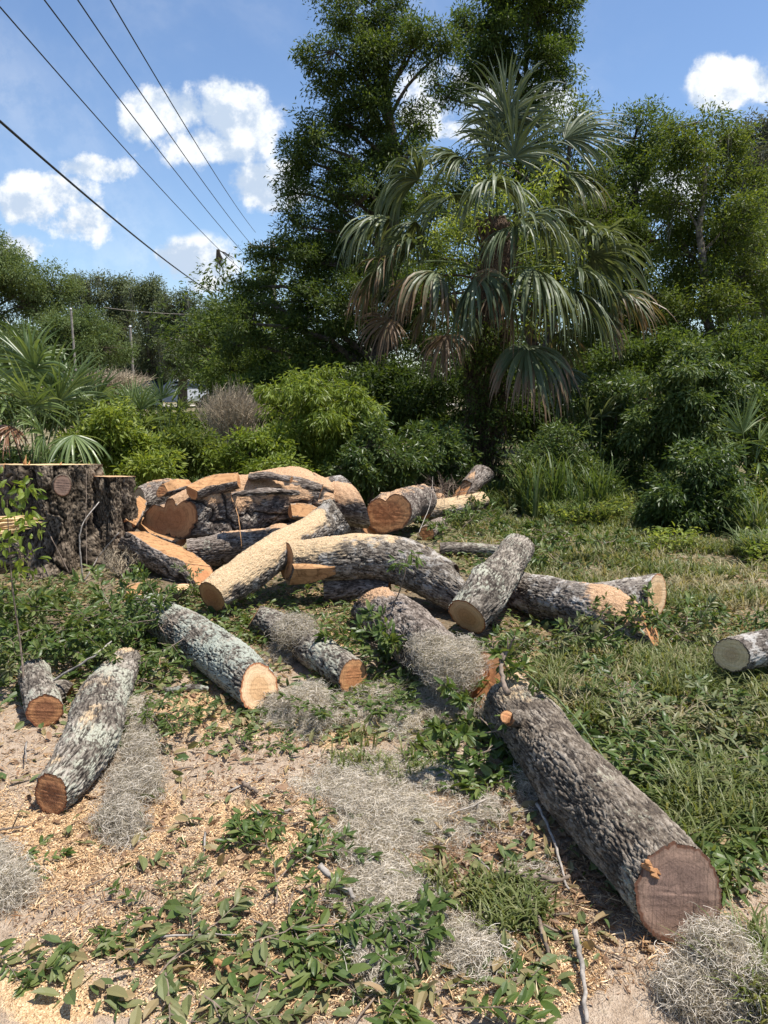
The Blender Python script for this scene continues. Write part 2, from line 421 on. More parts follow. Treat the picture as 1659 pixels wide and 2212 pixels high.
grs = t.ramp(t.m('ADD', t.m('MULTIPLY', nA, 0.5), t.m('ADD', t.m('MULTIPLY', nB, 0.35), t.m('MULTIPLY', nC, 0.15))), [(0.38, (0.06, 0.055, 0.025)), (0.46, (0.13, 0.12, 0.055)), (0.54, (0.24, 0.20, 0.13)), (0.62, (0.38, 0.31, 0.24))])
sm = t.ss(t.m('ADD', sawm, t.m('ADD', t.m('MULTIPLY', t.m('SUBTRACT', nA, 0.5), 1.5), t.m('MULTIPLY', t.m('SUBTRACT', nB, 0.5), 1.2))), 0.20, 0.62)
c = t.mix(sm, sand, chips)
dm = t.m('MULTIPLY', t.ss(t.m('ADD', dark, t.m('MULTIPLY', t.m('SUBTRACT', nB, 0.5), 1.6)), 0.4, 0.8), 0.9)
c = t.mix(dm, c, dirt)
gm = t.ss(t.m('ADD', green, t.m('MULTIPLY', t.m('SUBTRACT', nB, 0.5), 1.0)), 0.4, 0.75)
c = t.mix(gm, c, grs)
hgt = t.m('ADD', t.m('MULTIPLY', nB, 0.6), t.m('ADD', t.m('MULTIPLY', vor.outputs['Distance'], 0.3), t.m('MULTIPLY', nC, 0.3)))
finish(t, c, 0.95, hgt, 1.0, 0.016, 0.1)
M['ground'] = m

# ------------------------------------------------------------------ the ground and the far road
def axis(lo, hi, near_lo, near_hi, step, grow=1.09):
    a = list(np.arange(near_lo, near_hi, step)); s = step
    x = near_hi
    while x < hi: a.append(x); s *= grow; x += s
    s = step; x = near_lo - step; b = []
    while x > lo: b.append(x); s *= grow; x -= s
    return np.array(b[::-1] + a)

def ground():
    X = axis(-420, 420, -3.6, 3.6, 0.022); Y = axis(-60, 700, 0.9, 8.0, 0.022)
    gx, gy = np.meshgrid(X, Y)
    g0 = gz(gx, gy)
    p3 = np.stack([gx, gy, gx * 0], -1)
    fine = np.clip(1 - np.hypot(gx, gy - 4) / 9, 0, 1)
    g0 = g0 + (fbm(p3 * 22, 3) - 0.5) * 0.018 * fine
    V = np.stack([gx, gy, g0], -1).reshape(-1, 3)
    px, py, dep = proj(V)
    behind = V[:, 1] < 0.8
    # sawdust in the clearing, green sward to the right and behind
    bx = np.interp(py, [1150, 1350, 1500, 1700, 1900, 2212], [900, 1000, 1130, 1330, 1560, 1720])
    green_ = sst(px - bx, -40, 160) * 0.75
    green_ = np.maximum(green_, sst(py, 1330, 1180) * 0.9)
    green_ = np.where(behind, 0.7, green_)
    saw_ = np.zeros(len(V))
    for (ax, ay, rx, ry, am) in [(110, 1820, 230, 110, .8), (560, 1830, 230, 130, .62), (1130, 2080, 150, 110, .9), (450, 1540, 150, 60, .8), (330, 1760, 80, 90, .8),
                                 (300, 1280, 60, 40, 1), (720, 1380, 70, 30, 1), (480, 2050, 220, 100, .6), (90, 2150, 150, 80, .75), (760, 1560, 250, 60, .5), (1240, 1520, 80, 60, .7), (1180, 1440, 90, 50, .4)]:
        saw_ = np.maximum(saw_, am * sst(np.hypot((px - ax) / rx, (py - ay) / ry), 1.3, 0.3))
    duff = np.maximum(0.32, sst(py, 1500, 1330) * 0.8)
    duff = np.maximum(duff, 0.62 * sst(np.hypot((px - 900) / 260, (py - 1520) / 130), 1.2, 0.5))
    duff = np.maximum(duff, 0.62 * sst(np.hypot((px - 1180) / 160, (py - 1900) / 130), 1.2, 0.5))
    duff = np.maximum(duff, 0.50 * sst(np.hypot((px - 650) / 420, (py - 2120) / 130), 1.2, 0.5))
    ny, nx = gx.shape
    i = (np.arange(ny - 1)[:, None] * nx + np.arange(nx - 1)[None]).ravel()
    F = np.stack([i, i + 1, i + nx + 1, i + nx], -1)
    o = make_mesh('ground', V, [F], M['ground'], None, {'green': green_, 'saw': saw_, 'duff': duff}, True)
    tag(o, 'sandy clearing covered in sawdust, wood chips and grass', None, None, 'structure')
ground()

def quadsheet(name, pts, z, mat):
    a = Acc(); a.add([(x, y, z) for x, y in pts], np.array([list(range(len(pts)))]))
    return a.build(name, mat)
r_ = quadsheet('road', [(-60, 41), (14, 46), (14, 51.5), (-60, 46)], 0.05, M['concrete'])
tag(r_, 'pale concrete road far behind the brush', None, None, 'structure')

# ------------------------------------------------------------------ logs
def catmull(p, n):
    p = np.asarray(p, float)
    if len(p) == 2:
        t = np.linspace(0, 1, n)[:, None]; return p[0] * (1 - t) + p[1] * t
    q = np.vstack([2 * p[0] - p[1], p, 2 * p[-1] - p[-2]])
    tt = np.linspace(0, len(p) - 1 - 1e-6, n); k = tt.astype(int); f = (tt - k)[:, None]
    a, b, c, d = q[k], q[k + 1], q[k + 2], q[k + 3]
    return 0.5 * (2 * b + (c - a) * f + (2 * a - 5 * b + 4 * c - d) * f ** 2 + (3 * b - a - 3 * c + d) * f ** 3)

def spec_pts(pts):
    """(px, py, width_px, z_centre or None) -> world centre + radius; None rests on the ground"""
    out = []
    for p in pts:
        px, py, w_ = p[:3]; zc = p[3] if len(p) > 3 else None
        z = 0.12 if zc is None else zc
        for _ in range(6):
            g = G(px, py, z); dep = proj(g)[2]; r = w_ / 2 * dep / FPX
            if zc is None: z = float(r) * 0.92 + float(gz(g[0], g[1]))
            else: break
        out.append((*g, float(r)))
    return np.array(out)

def log_geo(pts, n0=None, n1=None, shape=None, dust=(0, 0), seed=0, amp=1.0, res=0.006, seg=200, flat=1.0, cut=None, folds=0.0, lobamp=0.34):
    """bark tube + two end rings. pts: (x,y,z,r)"""
    c = catmull(pts, 60)
    L = np.concatenate([[0], np.cumsum(np.linalg.norm(np.diff(c[:, :3], axis=0), axis=1))])
    n = max(12, int(L[-1] / res))
    s = np.linspace(0, L[-1], n)
    C = np.stack([np.interp(s, L, c[:, k]) for k in range(4)], -1)
    T = nrm(np.gradient(C[:, :3], axis=0)); R = C[:, 3]
    ref = np.array([0, 0, 1.0]) if abs(T[:, 2]).mean() < 0.75 else np.array([0, 1.0, 0])
    A = nrm(np.cross(T, ref)); B = np.cross(A, T)
    th = np.linspace(0, 2 * np.pi, seg, endpoint=False)
    ct, st = np.cos(th), np.sin(th)
    dirn = A[:, None] * ct[None, :, None] + B[:, None] * st[None, :, None] * flat
    mult = np.ones((n, seg))
    if shape is not None: mult = mult * shape(th[None, :], (s / L[-1])[:, None])
    Rm = R.mean()
    co = np.stack(np.broadcast_arrays(ct[None] * Rm, st[None] * Rm, s[:, None]), -1) + seed * 7.13
    lob = fbm(co * np.array([5, 5, 3.0]), 2) - 0.5
    mult = mult * (1 + lob * lobamp)
    sw = fbm(co * 9 + 5, 2)[..., None] * np.array([0.05, 0.05, 0])
    f1 = fbm((co + sw) * np.array([62, 62, 15.0]), 3)
    f2 = fbm((co + sw) * np.array([130, 130, 48.0]) + 9, 2)
    cav = np.clip(1 - np.abs(2 * f1 - 1) * 4.5, 0, 1)
    cav = np.maximum(cav, 0.8 * np.clip(1 - np.abs(2 * f2 - 1) * 5, 0, 1))
    k = min(1.0, Rm / 0.11) * amp
    f0 = fbm(co * np.array([16, 16, 9.0]) + 50, 3)
    disp = (-0.0080 * cav ** 1.2 + 0.007 * (f1 - 0.5) + 0.006 * (f2 - 0.5) + 0.012 * (f0 - 0.5)) * k
    if folds:
        ff = fbm((co + sw * 3) * np.array([4.2, 4.2, 2.2]) + 3, 3)
        fold = np.clip(1 - np.abs(2 * ff - 1) * 9, 0, 1)
        disp = disp - folds * fold + folds * 1.2 * (fbm(co * 5.0 + 40, 3) - .5); cav = np.maximum(cav, fold)
    rad = (R[:, None] * mult + disp)
    if cut is not None:                       # split lengthways by a plane: (normal vector, offset as a share of the radius)
        cn, coff = np.array(cut[0], float), cut[1]
        dd = (dirn @ cn)
        lim = np.where(dd > 0.02, coff * R[:, None] / np.maximum(dd, 0.02), 9.0)
        rad = np.minimum(rad, lim)
        flatm = rad >= lim - 1e-6
    V = C[:, None, :3] + dirn * rad[..., None]
    for nn, e in ((n0, 0), (n1, -1)):
        if nn is None: continue
        nn = nrm(np.array(nn, float)); Te = T[e]; d_ = float(Te @ nn)
        if abs(d_) < 0.25: d_ = math.copysign(0.25, d_) if d_ != 0 else 0.25
        off = V - C[:, None, :3]
        sh = -(off @ nn) / d_
        dist = s if e == 0 else (L[-1] - s)
        fall = np.clip(1 - dist / (2.2 * R[e]), 0, 1)[:, None]
        V = V + Te * (sh * fall)[..., None]
    nzv = nrm(dirn)[..., 2]
    amt = np.interp(s / L[-1], np.linspace(0, 1, len(dust)), dust)[:, None]
    dn = fbm(co * 9 + 31, 3)
    D = np.clip(nzv * 0.9 + (amt - 0.75) * 1.3 + (dn - 0.5) * 1.1, 0, 1) * (amt > 0.02)
    if cut is not None: D = np.where(flatm, 0, D); cav = np.where(flatm, 0, cav)
    i = np.arange(n - 1)[:, None] * seg; j = np.arange(seg)[None]; j2 = (j + 1) % seg
    F = np.stack([i + j, i + seg + j, i + seg + j2, i + j2], -1).reshape(-1, 4)
    if folds:
        D = D * (1 - fold)
    bb = np.broadcast_arrays(ct[None] * Rm, st[None] * Rm, s[:, None] * 0.32)
    if cut is not None:
        fm = flatm.ravel()[F].all(1)
    return dict(V=V.reshape(-1, 3), F=F if cut is None else F[~fm], F2=None if cut is None else F[fm], at=dict(cav=cav.ravel(), dust=D.ravel(), b1=bb[0].ravel(), b2=bb[1].ravel(), b3=bb[2].ravel() + seed), ring0=V[0], ring1=V[-1], T0=-T[0], T1=T[-1], R0=R[0], R1=R[-1], ref=B[0])

def cap_geo(ring, out, step=None, rough=1.0, seed=0):
    """a sawn face: polar grid inside the ring; step=(frac, depth, angle) leaves a ledge as a saw cut does"""
    ring = ring[:: max(1, len(ring) // 90)]
    c = ring.mean(0); K = 16; seg = len(ring)
    fr = np.linspace(0, 1, K) ** 0.8
    off = ring - c
    V = c + off[None] * fr[::-1, None, None]
    rad = np.broadcast_to(fr[::-1][:, None], (K, seg))
    out = nrm(np.array(out, float))
    a1 = nrm(np.cross(out, [0.13, 0.2, 1.0])); a2 = np.cross(out, a1)
    lx = (V - c) @ a1; ly = (V - c) @ a2
    R = np.linalg.norm(off, axis=1).mean()
    dz = (fbm(np.stack([lx * 30, ly * 30, lx * 0 + seed], -1), 3) - 0.5) * 0.006 * rough
    dz = dz + (fbm(np.stack([lx * 6, ly * 180, lx * 0 + seed], -1), 2) - 0.5) * 0.0035 * rough
    if step is not None:
        fr_, dp, an = step
        q = (lx * math.cos(an) + ly * math.sin(an)) / R
        dz = dz - dp * sst(q, fr_, fr_ + 0.10)
    edge = np.minimum(1, (1 - rad) * 12)
    V = V + out * (dz * edge)[..., None]
    V = V.reshape(-1, 3)
    i = np.arange(K - 1)[:, None] * seg; j = np.arange(seg)[None]; j2 = (j + 1) % seg
    F = np.stack([i + j, i + j2, i + seg + j2, i + seg + j], -1).reshape(-1, 4)[:, ::-1]
    return V, F, rad.ravel(), np.stack([lx.ravel(), ly.ravel()], 1)

SURF = []          # (centre line, radius) of every log, so that moss and leaves can lie on them
def make_log(name, label, pts, mat, cap0=None, cap1=None, branches=(), group=None, cat='log', world=False, step=None, **kw):
    p = np.asarray(pts, float) if world else spec_pts(pts)
    base = p[:, :3].mean(0).copy(); base[2] = (p[:, 2] - p[:, 3]).min()
    e = empty(name, base, label, cat, group)
    acc = Acc()
    g = log_geo(p, **kw)
    SURF.append(p)
    acc.add(g['V'], g['F'], **g['at'])
    ends = []
    if cap0: ends.append((g['ring0'], kw.get('n0') if kw.get('n0') is not None else g['T0'], cap0))
    if cap1: ends.append((g['ring1'], kw.get('n1') if kw.get('n1') is not None else g['T1'], cap1))
    for b in branches:
        bp = spec_pts(b['pts']) if not b.get('world') else np.array(b['pts'], float)
        bk = {k: v for k, v in b.items() if k not in ('pts', 'cap', 'world')}
        bg_ = log_geo(bp, **{**dict(seed=kw.get('seed', 0) + 3, res=kw.get('res', 0.007), seg=kw.get('seg', 170)), **bk})
        acc.add(bg_['V'], bg_['F'], **bg_['at'])
        if b.get('cap'): ends.append((bg_['ring1'], bk.get('n1') if bk.get('n1') is not None else bg_['T1'], b['cap']))
        SURF.append(bp)
    acc.build('bark', M[mat], e, smooth=True)
    if g['F2'] is not None and len(g['F2']):
        vi, inv = np.unique(g['F2'], return_inverse=True); Vs = g['V'][vi] + 0.0005 * nrm(np.array(kw['cut'][0], float))
        make_mesh('split_face', Vs, [inv.reshape(-1, 4)], M['wood'], e, {'rad': .4 + .4 * fbm(Vs * 14, 2), 'sx': Vs[:, 2] * .5 + Vs[:, 1] * .5}, False)
    for k, (ring, out, cm) in enumerate(ends):
        out = np.array(out, float)
        cen = ring.mean(0)
        V, F, rad, lx = cap_geo(ring, out, step if k == len(ends) - 1 else None, seed=kw.get('seed', 0))
        make_mesh('cut_end', V, [F], M[cm], e, {'rad': rad, 'sx': lx[:, 0], 'sy': lx[:, 1]}, True)
    return e

def knots(*ks):
    """swellings: (share of length, angle, height, size)"""
    def f(th, u):
        m = 1.0
        for (u0, a0, h, sz) in ks:
            d = np.angle(np.exp(1j * (th - a0)))
            m = m + h * np.exp(-(d / sz) ** 2 - ((u - u0) / (sz * 0.28)) ** 2)
        return m
    return f

# near trunk, right
make_log('log', 'long thick grey log at the right front, its dark sawn end facing the viewer',
         [(1054, 1472, 114), (1136, 1560, 132), (1234, 1670, 158), (1350, 1800, 184), (1464, 1934, 206)], 'bark_near', 'cut_orange', 'cut_dark',
         n0=(-0.80, -0.05, 0.60), n1=(0.16, -0.93, 0.30), seed=1, branches=[dict(pts=[(1118, 1552, 40, .22), (1104, 1552, 36, .27), (1094, 1548, 30, .31)], cap='cut_orange', n1=(-.4, -.5, .75), seg=60, lobamp=.1)], dust=(0.75, 0.35, 0.15, 0.0, 0), res=0.0045, seg=300, step=(0.42, 0.03, 2.9),
         shape=knots((0.35, 0.6, 0.06, 0.5), (0.7, 2.5, 0.05, 0.6)))
a = Acc(); fc = spec_pts([(1466, 1936, 216)])[0]; rr = np.random.RandomState(12)
tc0 = G(1392, 1868, .0); tc0 = P(1390, 1860, float(fc[1]) + .02)
for q in range(5):
    d0 = rr.normal(0, .005, 3) + [.004 * q, 0, -.008 * q]; ln = rr.uniform(.02, .035)
    a.tube(np.array([tc0 + d0, tc0 + d0 + [ln * .5, 0, -ln * .15], tc0 + d0 + [ln, -.004, -ln * .55]]), [.006, .009, .002], 5, rad=.9, sx=rr.rand(), sy=.1)
tag(a.build('wood_chunk', M['cut_orange'], None, loc=tc0), 'torn orange scrap of wood on the upper left rim of the near dark cut face', 'wood scrap')
# moss-hung log behind it
make_log('log', 'dark rough log partly draped in grey moss, running under the near thick log',
         [(800, 1300, 98), (868, 1356, 114), (935, 1414, 124), (1000, 1470, 128)], 'bark_plain', 'cut_brown', 'cut_brown',
         n0=(-0.5, 0.5, 0.7), seed=2, dust=(0.9, 0.2, 0, 0), shape=knots((0.7, 1.2, 0.22, 0.5), (0.45, 1.9, 0.1, 0.4)))
make_log('log', 'log crusted with pale green lichen, round pale end facing right',
         [(308, 1318, 72), (372, 1350, 84), (440, 1390, 94), (505, 1440, 100), (560, 1487, 98)], 'bark_heavy', 'cut_brown', 'cut_pale',
         n1=(0.62, -0.62, 0.42), seed=3, dust=(0, 0, 0, 0), shape=knots((0.1, 2.0, 0.3, 0.5), (0.75, 4.2, 0.08, 0.5)))
make_log('log', 'slim log with moss tangled on it, between the lichen log and the leafy shoots',
         [(548, 1332, 54), (605, 1358, 66), (665, 1396, 74), (722, 1434, 76), (764, 1462, 74)], 'bark_lichen', 'cut_orange', 'cut_orange',
         n0=(-0.8, 0.0, 0.5), n1=(0.65, -0.7, 0.1), seed=4, dust=(0.1, 0, 0, 0), seg=130)
make_log('log', 'crooked log at the left front with a round brown cut end',
         [(272, 1428, 64), (228, 1500, 102), (204, 1580, 120), (165, 1652, 112), (108, 1718, 92)], 'bark_lichen', 'cut_brown', 'cut_brown',
         n1=(-0.28, -0.94, 0.12), seed=5, dust=(0.5, 0.42, 0.4, 0.35, 0.2), shape=knots((0.5, 0.3, 0.12, 0.6), (0.25, 2.6, 0.15, 0.5)))
make_log('log', 'short knotty log at the left edge, reddish brown end in shade',
         [(72, 1452, 62), (84, 1492, 70), (97, 1535, 74)], 'bark_lichen', 'cut_brown', 'cut_brown',
         n1=(0.25, -0.95, 0.1), seed=6, dust=(0.2, 0), branches=[dict(pts=[(112, 1500, 52), (136, 1492, 50), (150, 1496, 40)], cap='cut_brown')], seg=120)
# arched log and the ones around it
ARCH = make_log('log', 'arched brown log in the middle with a split yellow left end',
         [(618, 1211, 84, .31), (700, 1207, 90, .33), (780, 1203, 96, .33), (866, 1216, 100, .29), (936, 1247, 102, .22), (1000, 1283, 92, .14), (1035, 1300, 80, .11)], 'bark_yel', 'cut_orange', 'cut_orange',
         n0=(-0.90, -0.42, 0.1), n1=(0.8, 0.1, 0.55), seed=7, dust=(0.95, 0.85, 0.55, 0.3, 0.1, 0), shape=knots((0.45, 1.8, 0.07, 0.6)))
make_log('log', 'short lichen-grey log lying across the arched log, pale end towards the viewer',
         [(1123, 1178, 66, .42), (1085, 1234, 82, .34), (1048, 1288, 96, .26), (1010, 1334, 96, .165)], 'bark_lichen', 'cut_brown', 'cut_pale',
         n0=(0.4, 0.7, 0.5), n1=(-0.50, -0.60, -0.42), seed=8, dust=(0, 0), shape=knots((0.75, 1.2, 0.30, 0.4), (0.8, 0.0, 0.16, 0.5)))
make_log('log', 'grey forked log with two sawn prongs pointing right',
         [(1108, 1272, 84), (1216, 1302, 104), (1300, 1324, 118), (1362, 1344, 104), (1410, 1366, 84)], 'bark_white', 'cut_brown', 'cut_orange',
         n1=(0.75, -0.4, 0.5), seed=9, dust=(0, 0, 0.2, 0.9, 1.0),
         branches=[dict(pts=[(1280, 1308, 94, .17), (1350, 1298, 90, .20), (1420, 1288, 96, .22)], n1=(0.80, -0.60, 0.12), cap='cut_pale', dust=(0, 0, .2))])
make_log('log', 'log buried in orange sawdust, slanting up to the pile with a whitened upper end',
         [(458, 1290, 76, .15), (507, 1254, 84, .22), (580, 1204, 82, .33), (665, 1154, 76, .43), (738, 1116, 82, .50)], 'bark_yel', 'cut_orange', 'cut_brown',
         n1=(0.8, 0.2, 0.5), seed=10, dust=(1.05, 1.1, 1.05, 0.75, 0.0), shape=knots((0.95, 1.5, 0.12, 0.9)))
gq = log_geo(spec_pts([(626, 1240, 46, .24), (672, 1238, 40, .26), (724, 1230, 22, .28)]), seed=71, amp=.15, seg=80, cut=((-.1, -.85, -.35), .45), n0=(-0.90, -0.42, 0.1))
Vw = gq['V']; make_mesh('split_wood', Vw, [np.concatenate([gq['F'], gq['F2']])], M['wood'], ARCH, {'rad': .5 + .3 * fbm(Vw * 12, 2), 'sx': Vw[:, 2], 'sy': Vw[:, 1]}, False)
# the pile
def heart(th, u):
    d = np.angle(np.exp(1j * (th - 1.75)))
    e = np.angle(np.exp(1j * (th - 4.9)))
    return 1 - 0.30 * np.exp(-(d / 0.30) ** 2) + 0.10 * np.cos(2 * (th - 0.3)) - 0.06 * np.exp(-(e / 0.4) ** 2)
def lumpy(th, u):
    d = np.angle(np.exp(1j * (th - 1.9)))
    return 1 + 0.10 * np.cos(3 * th + 1.1 + 2 * u) + 0.07 * np.sin(2 * th - 3 * u) - 0.22 * np.exp(-(d / 0.28) ** 2 - (u / 0.45) ** 2)
def facelobes(th, u):
    k = np.clip(1 - u * 2.6, 0, 1)
    n1_ = np.exp(-(np.angle(np.exp(1j * (th - 2.15))) / 0.26) ** 2); n2_ = np.exp(-(np.angle(np.exp(1j * (th - 1.1))) / 0.22) ** 2)
    return 1 + k * (0.52 * np.cos(th) ** 2 - 0.50 * n1_ - 0.34 * n2_) + 0.10 * np.cos(2 * th + 2.0 * u) + 0.08 * np.cos(3 * th + 1.1 + 5 * u) + 0.10 * np.sin(7 * u + th) * (1 - k)
make_log('log', 'massive lobed trunk section of the pile, blanketed in orange sawdust',
         [(366, 1122, 92, .38), (434, 1102, 124, .44), (500, 1086, 142, .48), (590, 1082, 140, .48), (670, 1084, 112, .46), (706, 1086, 96, .44)], 'bark_saw', 'cut_orange', 'cut_orange',
         n0=(-0.50, -0.86, 0.10), seed=11, dust=(0.7, 1.0, 1.05, 1.0, 1.0), shape=facelobes, res=0.007, seg=300, folds=0.028, lobamp=0.42)
make_log('split_log', 'ragged bark-covered chunk on the right shoulder of the big trunk section',
         [(610, 1052, 56, .60), (650, 1056, 64, .60), (694, 1068, 60, .55)], 'bark_plain', 'cut_brown', 'cut_orange', seed=61, dust=(0.55, 0.4, 0.5), shape=heart, res=0.008, seg=140, folds=0.03, lobamp=0.7)
make_log('split_log', 'thin slab of bark lying on top of the big trunk section',
         [(540, 1030, 34, .74), (585, 1028, 40, .75), (630, 1036, 34, .72)], 'bark_plain', 'cut_orange', 'cut_orange', seed=62, dust=(0.7, 0.35, 0.6), res=0.008, seg=120, folds=0.02, lobamp=0.6, flat=0.5)
make_log('split_log', 'flat sawdust-covered slab on the left top of the big trunk section',
         [(415, 1062, 40, .66), (462, 1046, 52, .70), (515, 1036, 40, .74)], 'bark_saw', 'cut_orange', 'cut_orange', seed=81, dust=(0.9, 1, 0.9), cut=((-.1, -.45, .88), .35), res=0.007, seg=120, lobamp=.6)
make_log('split_log', 'long cracked strip of bark across the middle of the big trunk section',
         [(500, 1070, 30, .66), (570, 1062, 40, .68), (640, 1064, 30, .64)], 'bark_plain', 'cut_orange', 'cut_orange', seed=82, dust=(0.6, 0.3, 0.6), res=0.007, seg=120, lobamp=.7, folds=.02, flat=.45)
make_log('split_log', 'orange broken wedge on the lower right of the big trunk section',
         [(628, 1104, 34, .44), (662, 1106, 42, .42), (700, 1116, 30, .38)], 'bark_saw', 'cut_orange', 'cut_orange', seed=83, dust=(0.8, 0.9), cut=((.1, -.75, .6), .3), res=0.007, seg=120, lobamp=.6)
make_log('split_log', 'orange split slab lying in front of the lobed trunk section',
         [(300, 1132, 40, .30), (345, 1150, 46, .24), (392, 1168, 36, .20)], 'bark_plain', 'cut_orange', 'cut_orange', seed=66, dust=(0.3, 0.3), cut=((.15, -.5, .85), .25), res=0.007, seg=120, lobamp=.6, n0=(-.7, -.7, 0))
make_log('split_log', 'small broken orange block of wood between the stub and the lichen log',
         [(276, 1280, 34, .06), (298, 1276, 40, .07), (318, 1278, 30, .06)], 'bark_saw', 'cut_orange', 'cut_orange', seed=67, dust=(1, 1), cut=((.0, -.6, .8), .3), res=0.008, seg=90, lobamp=.8)
make_log('split_log', 'thin splintered slab beside the second stump at the foot of the pile',
         [(280, 1130, 26, .36), (292, 1104, 30, .44), (306, 1078, 24, .52)], 'bark_plain', 'cut_orange', 'cut_orange', seed=68, dust=(0, 0), cut=((.5, -.8, .2), .2), res=0.008, seg=90, lobamp=.6)
make_log('split_log', 'torn orange chunk of wood behind the stubby pale-ended log',
         [(352, 1058, 30, .60), (378, 1052, 36, .62), (410, 1048, 26, .62)], 'bark_plain', 'cut_orange', 'cut_orange', n0=(-.5, -.8, .3), seed=63, dust=(0.4, 0.4), cut=((-.2, -.7, .5), .35), res=0.008, seg=100, lobamp=.6)
make_log('log', 'rough brown log squeezed under the big trunk section of the pile',
         [(405, 1192, 62, .17), (500, 1184, 70, .18), (590, 1168, 70, .19), (660, 1152, 56, .19)], 'bark_plain', 'cut_brown', 'cut_brown', seed=13, dust=(0.2, 0.5, 0.6), res=0.008, folds=0.03, lobamp=.6)
make_log('log', 'stubby pale-ended log wedged between the second stump and the pile',
         [(300, 1082, 54, .42), (330, 1070, 58, .45), (368, 1060, 56, .47)], 'bark_saw', 'cut_pale', 'cut_brown', n0=(-0.72, -0.66, 0.15), seed=14, dust=(0.3, 0.5), res=0.009, seg=120)
make_log('log', 'small log end under the stubby one, touching the second stump',
         [(290, 1104, 46, .33), (330, 1094, 48, .34)], 'bark_plain', 'cut_pale', 'cut_brown', n0=(-0.6, -0.78, 0.1), seed=15, dust=(0.2, 0.2), res=0.009, seg=100)
make_log('split_log', 'split wedge of log leaning below the pile, orange inner wood showing',
         [(288, 1158, 74, .28), (340, 1186, 84, .22), (400, 1216, 76, .14), (436, 1236, 60, .09)], 'bark_plain', 'cut_brown', 'cut_orange', n0=(-0.6, 0.3, 0.7), n1=(0.5, -0.4, 0.7), seed=16,
         dust=(0, 0), cut=((0.62, -0.22, 0.75), 0.30), res=0.007, seg=140, lobamp=.5, folds=0.015)
make_log('log', 'grey whitened log end at the far right corner of the pile',
         [(676, 1056, 34, .56), (715, 1050, 38, .58), (752, 1046, 44, .59)], 'bark_white', 'cut_brown', 'cut_brown', n1=(0.6, 0.4, 0.6), seed=17, dust=(0.7, 0.4, 0), res=0.01, seg=100)
make_log('log', 'thick log at the right side of the pile just behind the slanting log',
         [(660, 1076, 84, .44), (720, 1084, 92, .42), (774, 1094, 92, .40)], 'bark_saw', 'cut_brown', 'cut_brown', n1=(0.9, 0.3, 0.2), seed=18, dust=(1.0, 0.95, 0.85), res=0.01, seg=120)
make_log('log', 'squat brown log filling the gap left of the heart-shaped end',
         [(740, 1130, 60, .16), (775, 1134, 66, .16), (806, 1136, 56, .16)], 'bark_saw', 'cut_brown', 'cut_orange', n1=(.6, -.7, .2), seed=64, dust=(0.8, 0.7), res=0.009, seg=110, lobamp=.5)
make_log('log', 'log whose heart-shaped orange end faces the viewer',
         [(838, 1110, 96, .30), (870, 1092, 88, .30), (905, 1080, 78, .30)], 'bark_saw', 'cut_orange', 'cut_brown', n0=(-0.22, -0.97, 0.08), seed=19, dust=(0.5, 0.5), shape=heart, res=0.009, seg=140)
make_log('log', 'log with yellow sawdust along its top, right of the heart-shaped end',
         [(915, 1104, 42, .15), (975, 1096, 46, .17), (1040, 1082, 42, .18)], 'bark_yel', 'cut_orange', 'cut_brown', n0=(-0.7, -0.7, 0.2), seed=20, dust=(1.1, 1.1, 1.1), res=0.01, seg=110)
make_log('log', 'log tilted up on the others at the back of the clearing',
         [(988, 1078, 36, .22), (1016, 1050, 42, .36), (1046, 1020, 46, .50)], 'bark_plain', 'cut_orange', 'cut_brown', n0=(-0.5, -0.4, 0.75), n1=(0.4, 0.6, 0.7), seed=21, dust=(0.8, 0.3, 0.1), res=0.01, seg=110)
make_log('log', 'low sawdust-topped log lying behind the heart-shaped end',
         [(822, 1076, 28, .30), (890, 1076, 30, .28), (955, 1078, 26, .25)], 'bark_saw', 'cut_orange', 'cut_brown', seed=22, dust=(1, 1), res=0.012, seg=90)
make_log('log', 'small log with a reddish top furthest back in the row of logs',
         [(880, 1060, 22, .26), (915, 1060, 26, .26), (950, 1066, 24, .22)], 'bark_plain', 'cut_orange', 'cut_orange', n0=(-0.6, -0.6, 0.5), seed=23, dust=(0.6, 0.4), res=0.012, seg=80)
make_log('log', 'small log end poking from leaves below the heart-shaped end',
         [(921, 1152, 34), (936, 1140, 32), (952, 1132, 30)], 'bark_plain', 'cut_orange', 'cut_brown', n0=(-0.3, -0.93, 0.1), seed=24, res=0.012, seg=80)
make_log('log', 'thin mossy log lying behind the arched log',
         [(950, 1186, 28), (1015, 1187, 30), (1082, 1190, 28)], 'bark_lichen', 'cut_brown', 'cut_brown', seed=25, dust=(0.2, 0.1), res=0.012, seg=80)
make_log('log', 'grey log at the right edge with a cream cut end',
         [(1578, 1412, 76, .185), (1650, 1400, 78, .185), (1740, 1388, 78, .185)], 'bark_white', 'cut_cream', 'cut_brown', n0=(-0.70, -0.70, 0.1), seed=26, dust=(0, 0), res=0.008, seg=130)
make_log('log', 'fallen log under the shrubs at the far right edge',
         [(1616, 1006, 26, .45), (1670, 1022, 26, .42), (1760, 1036, 26, .40)], 'bark_white', 'cut_pale', 'cut_brown', seed=27, res=0.012, seg=70)
make_log('log', 'dark log in the shade directly under the arched log',
         [(700, 1275, 56), (760, 1272, 60), (840, 1280, 56)], 'bark_plain', 'cut_brown', 'cut_brown', seed=28, res=0.012, seg=90)
make_log('log', 'thin white birch-like branch piece below the lichen log',
         [(330, 1494, 13), (372, 1490, 15), (415, 1485, 17), (452, 1490, 16)], 'bark_heavy', 'cut_pale', 'cut_pale', seed=29, res=0.01, seg=40, amp=0.3, cat='branch')
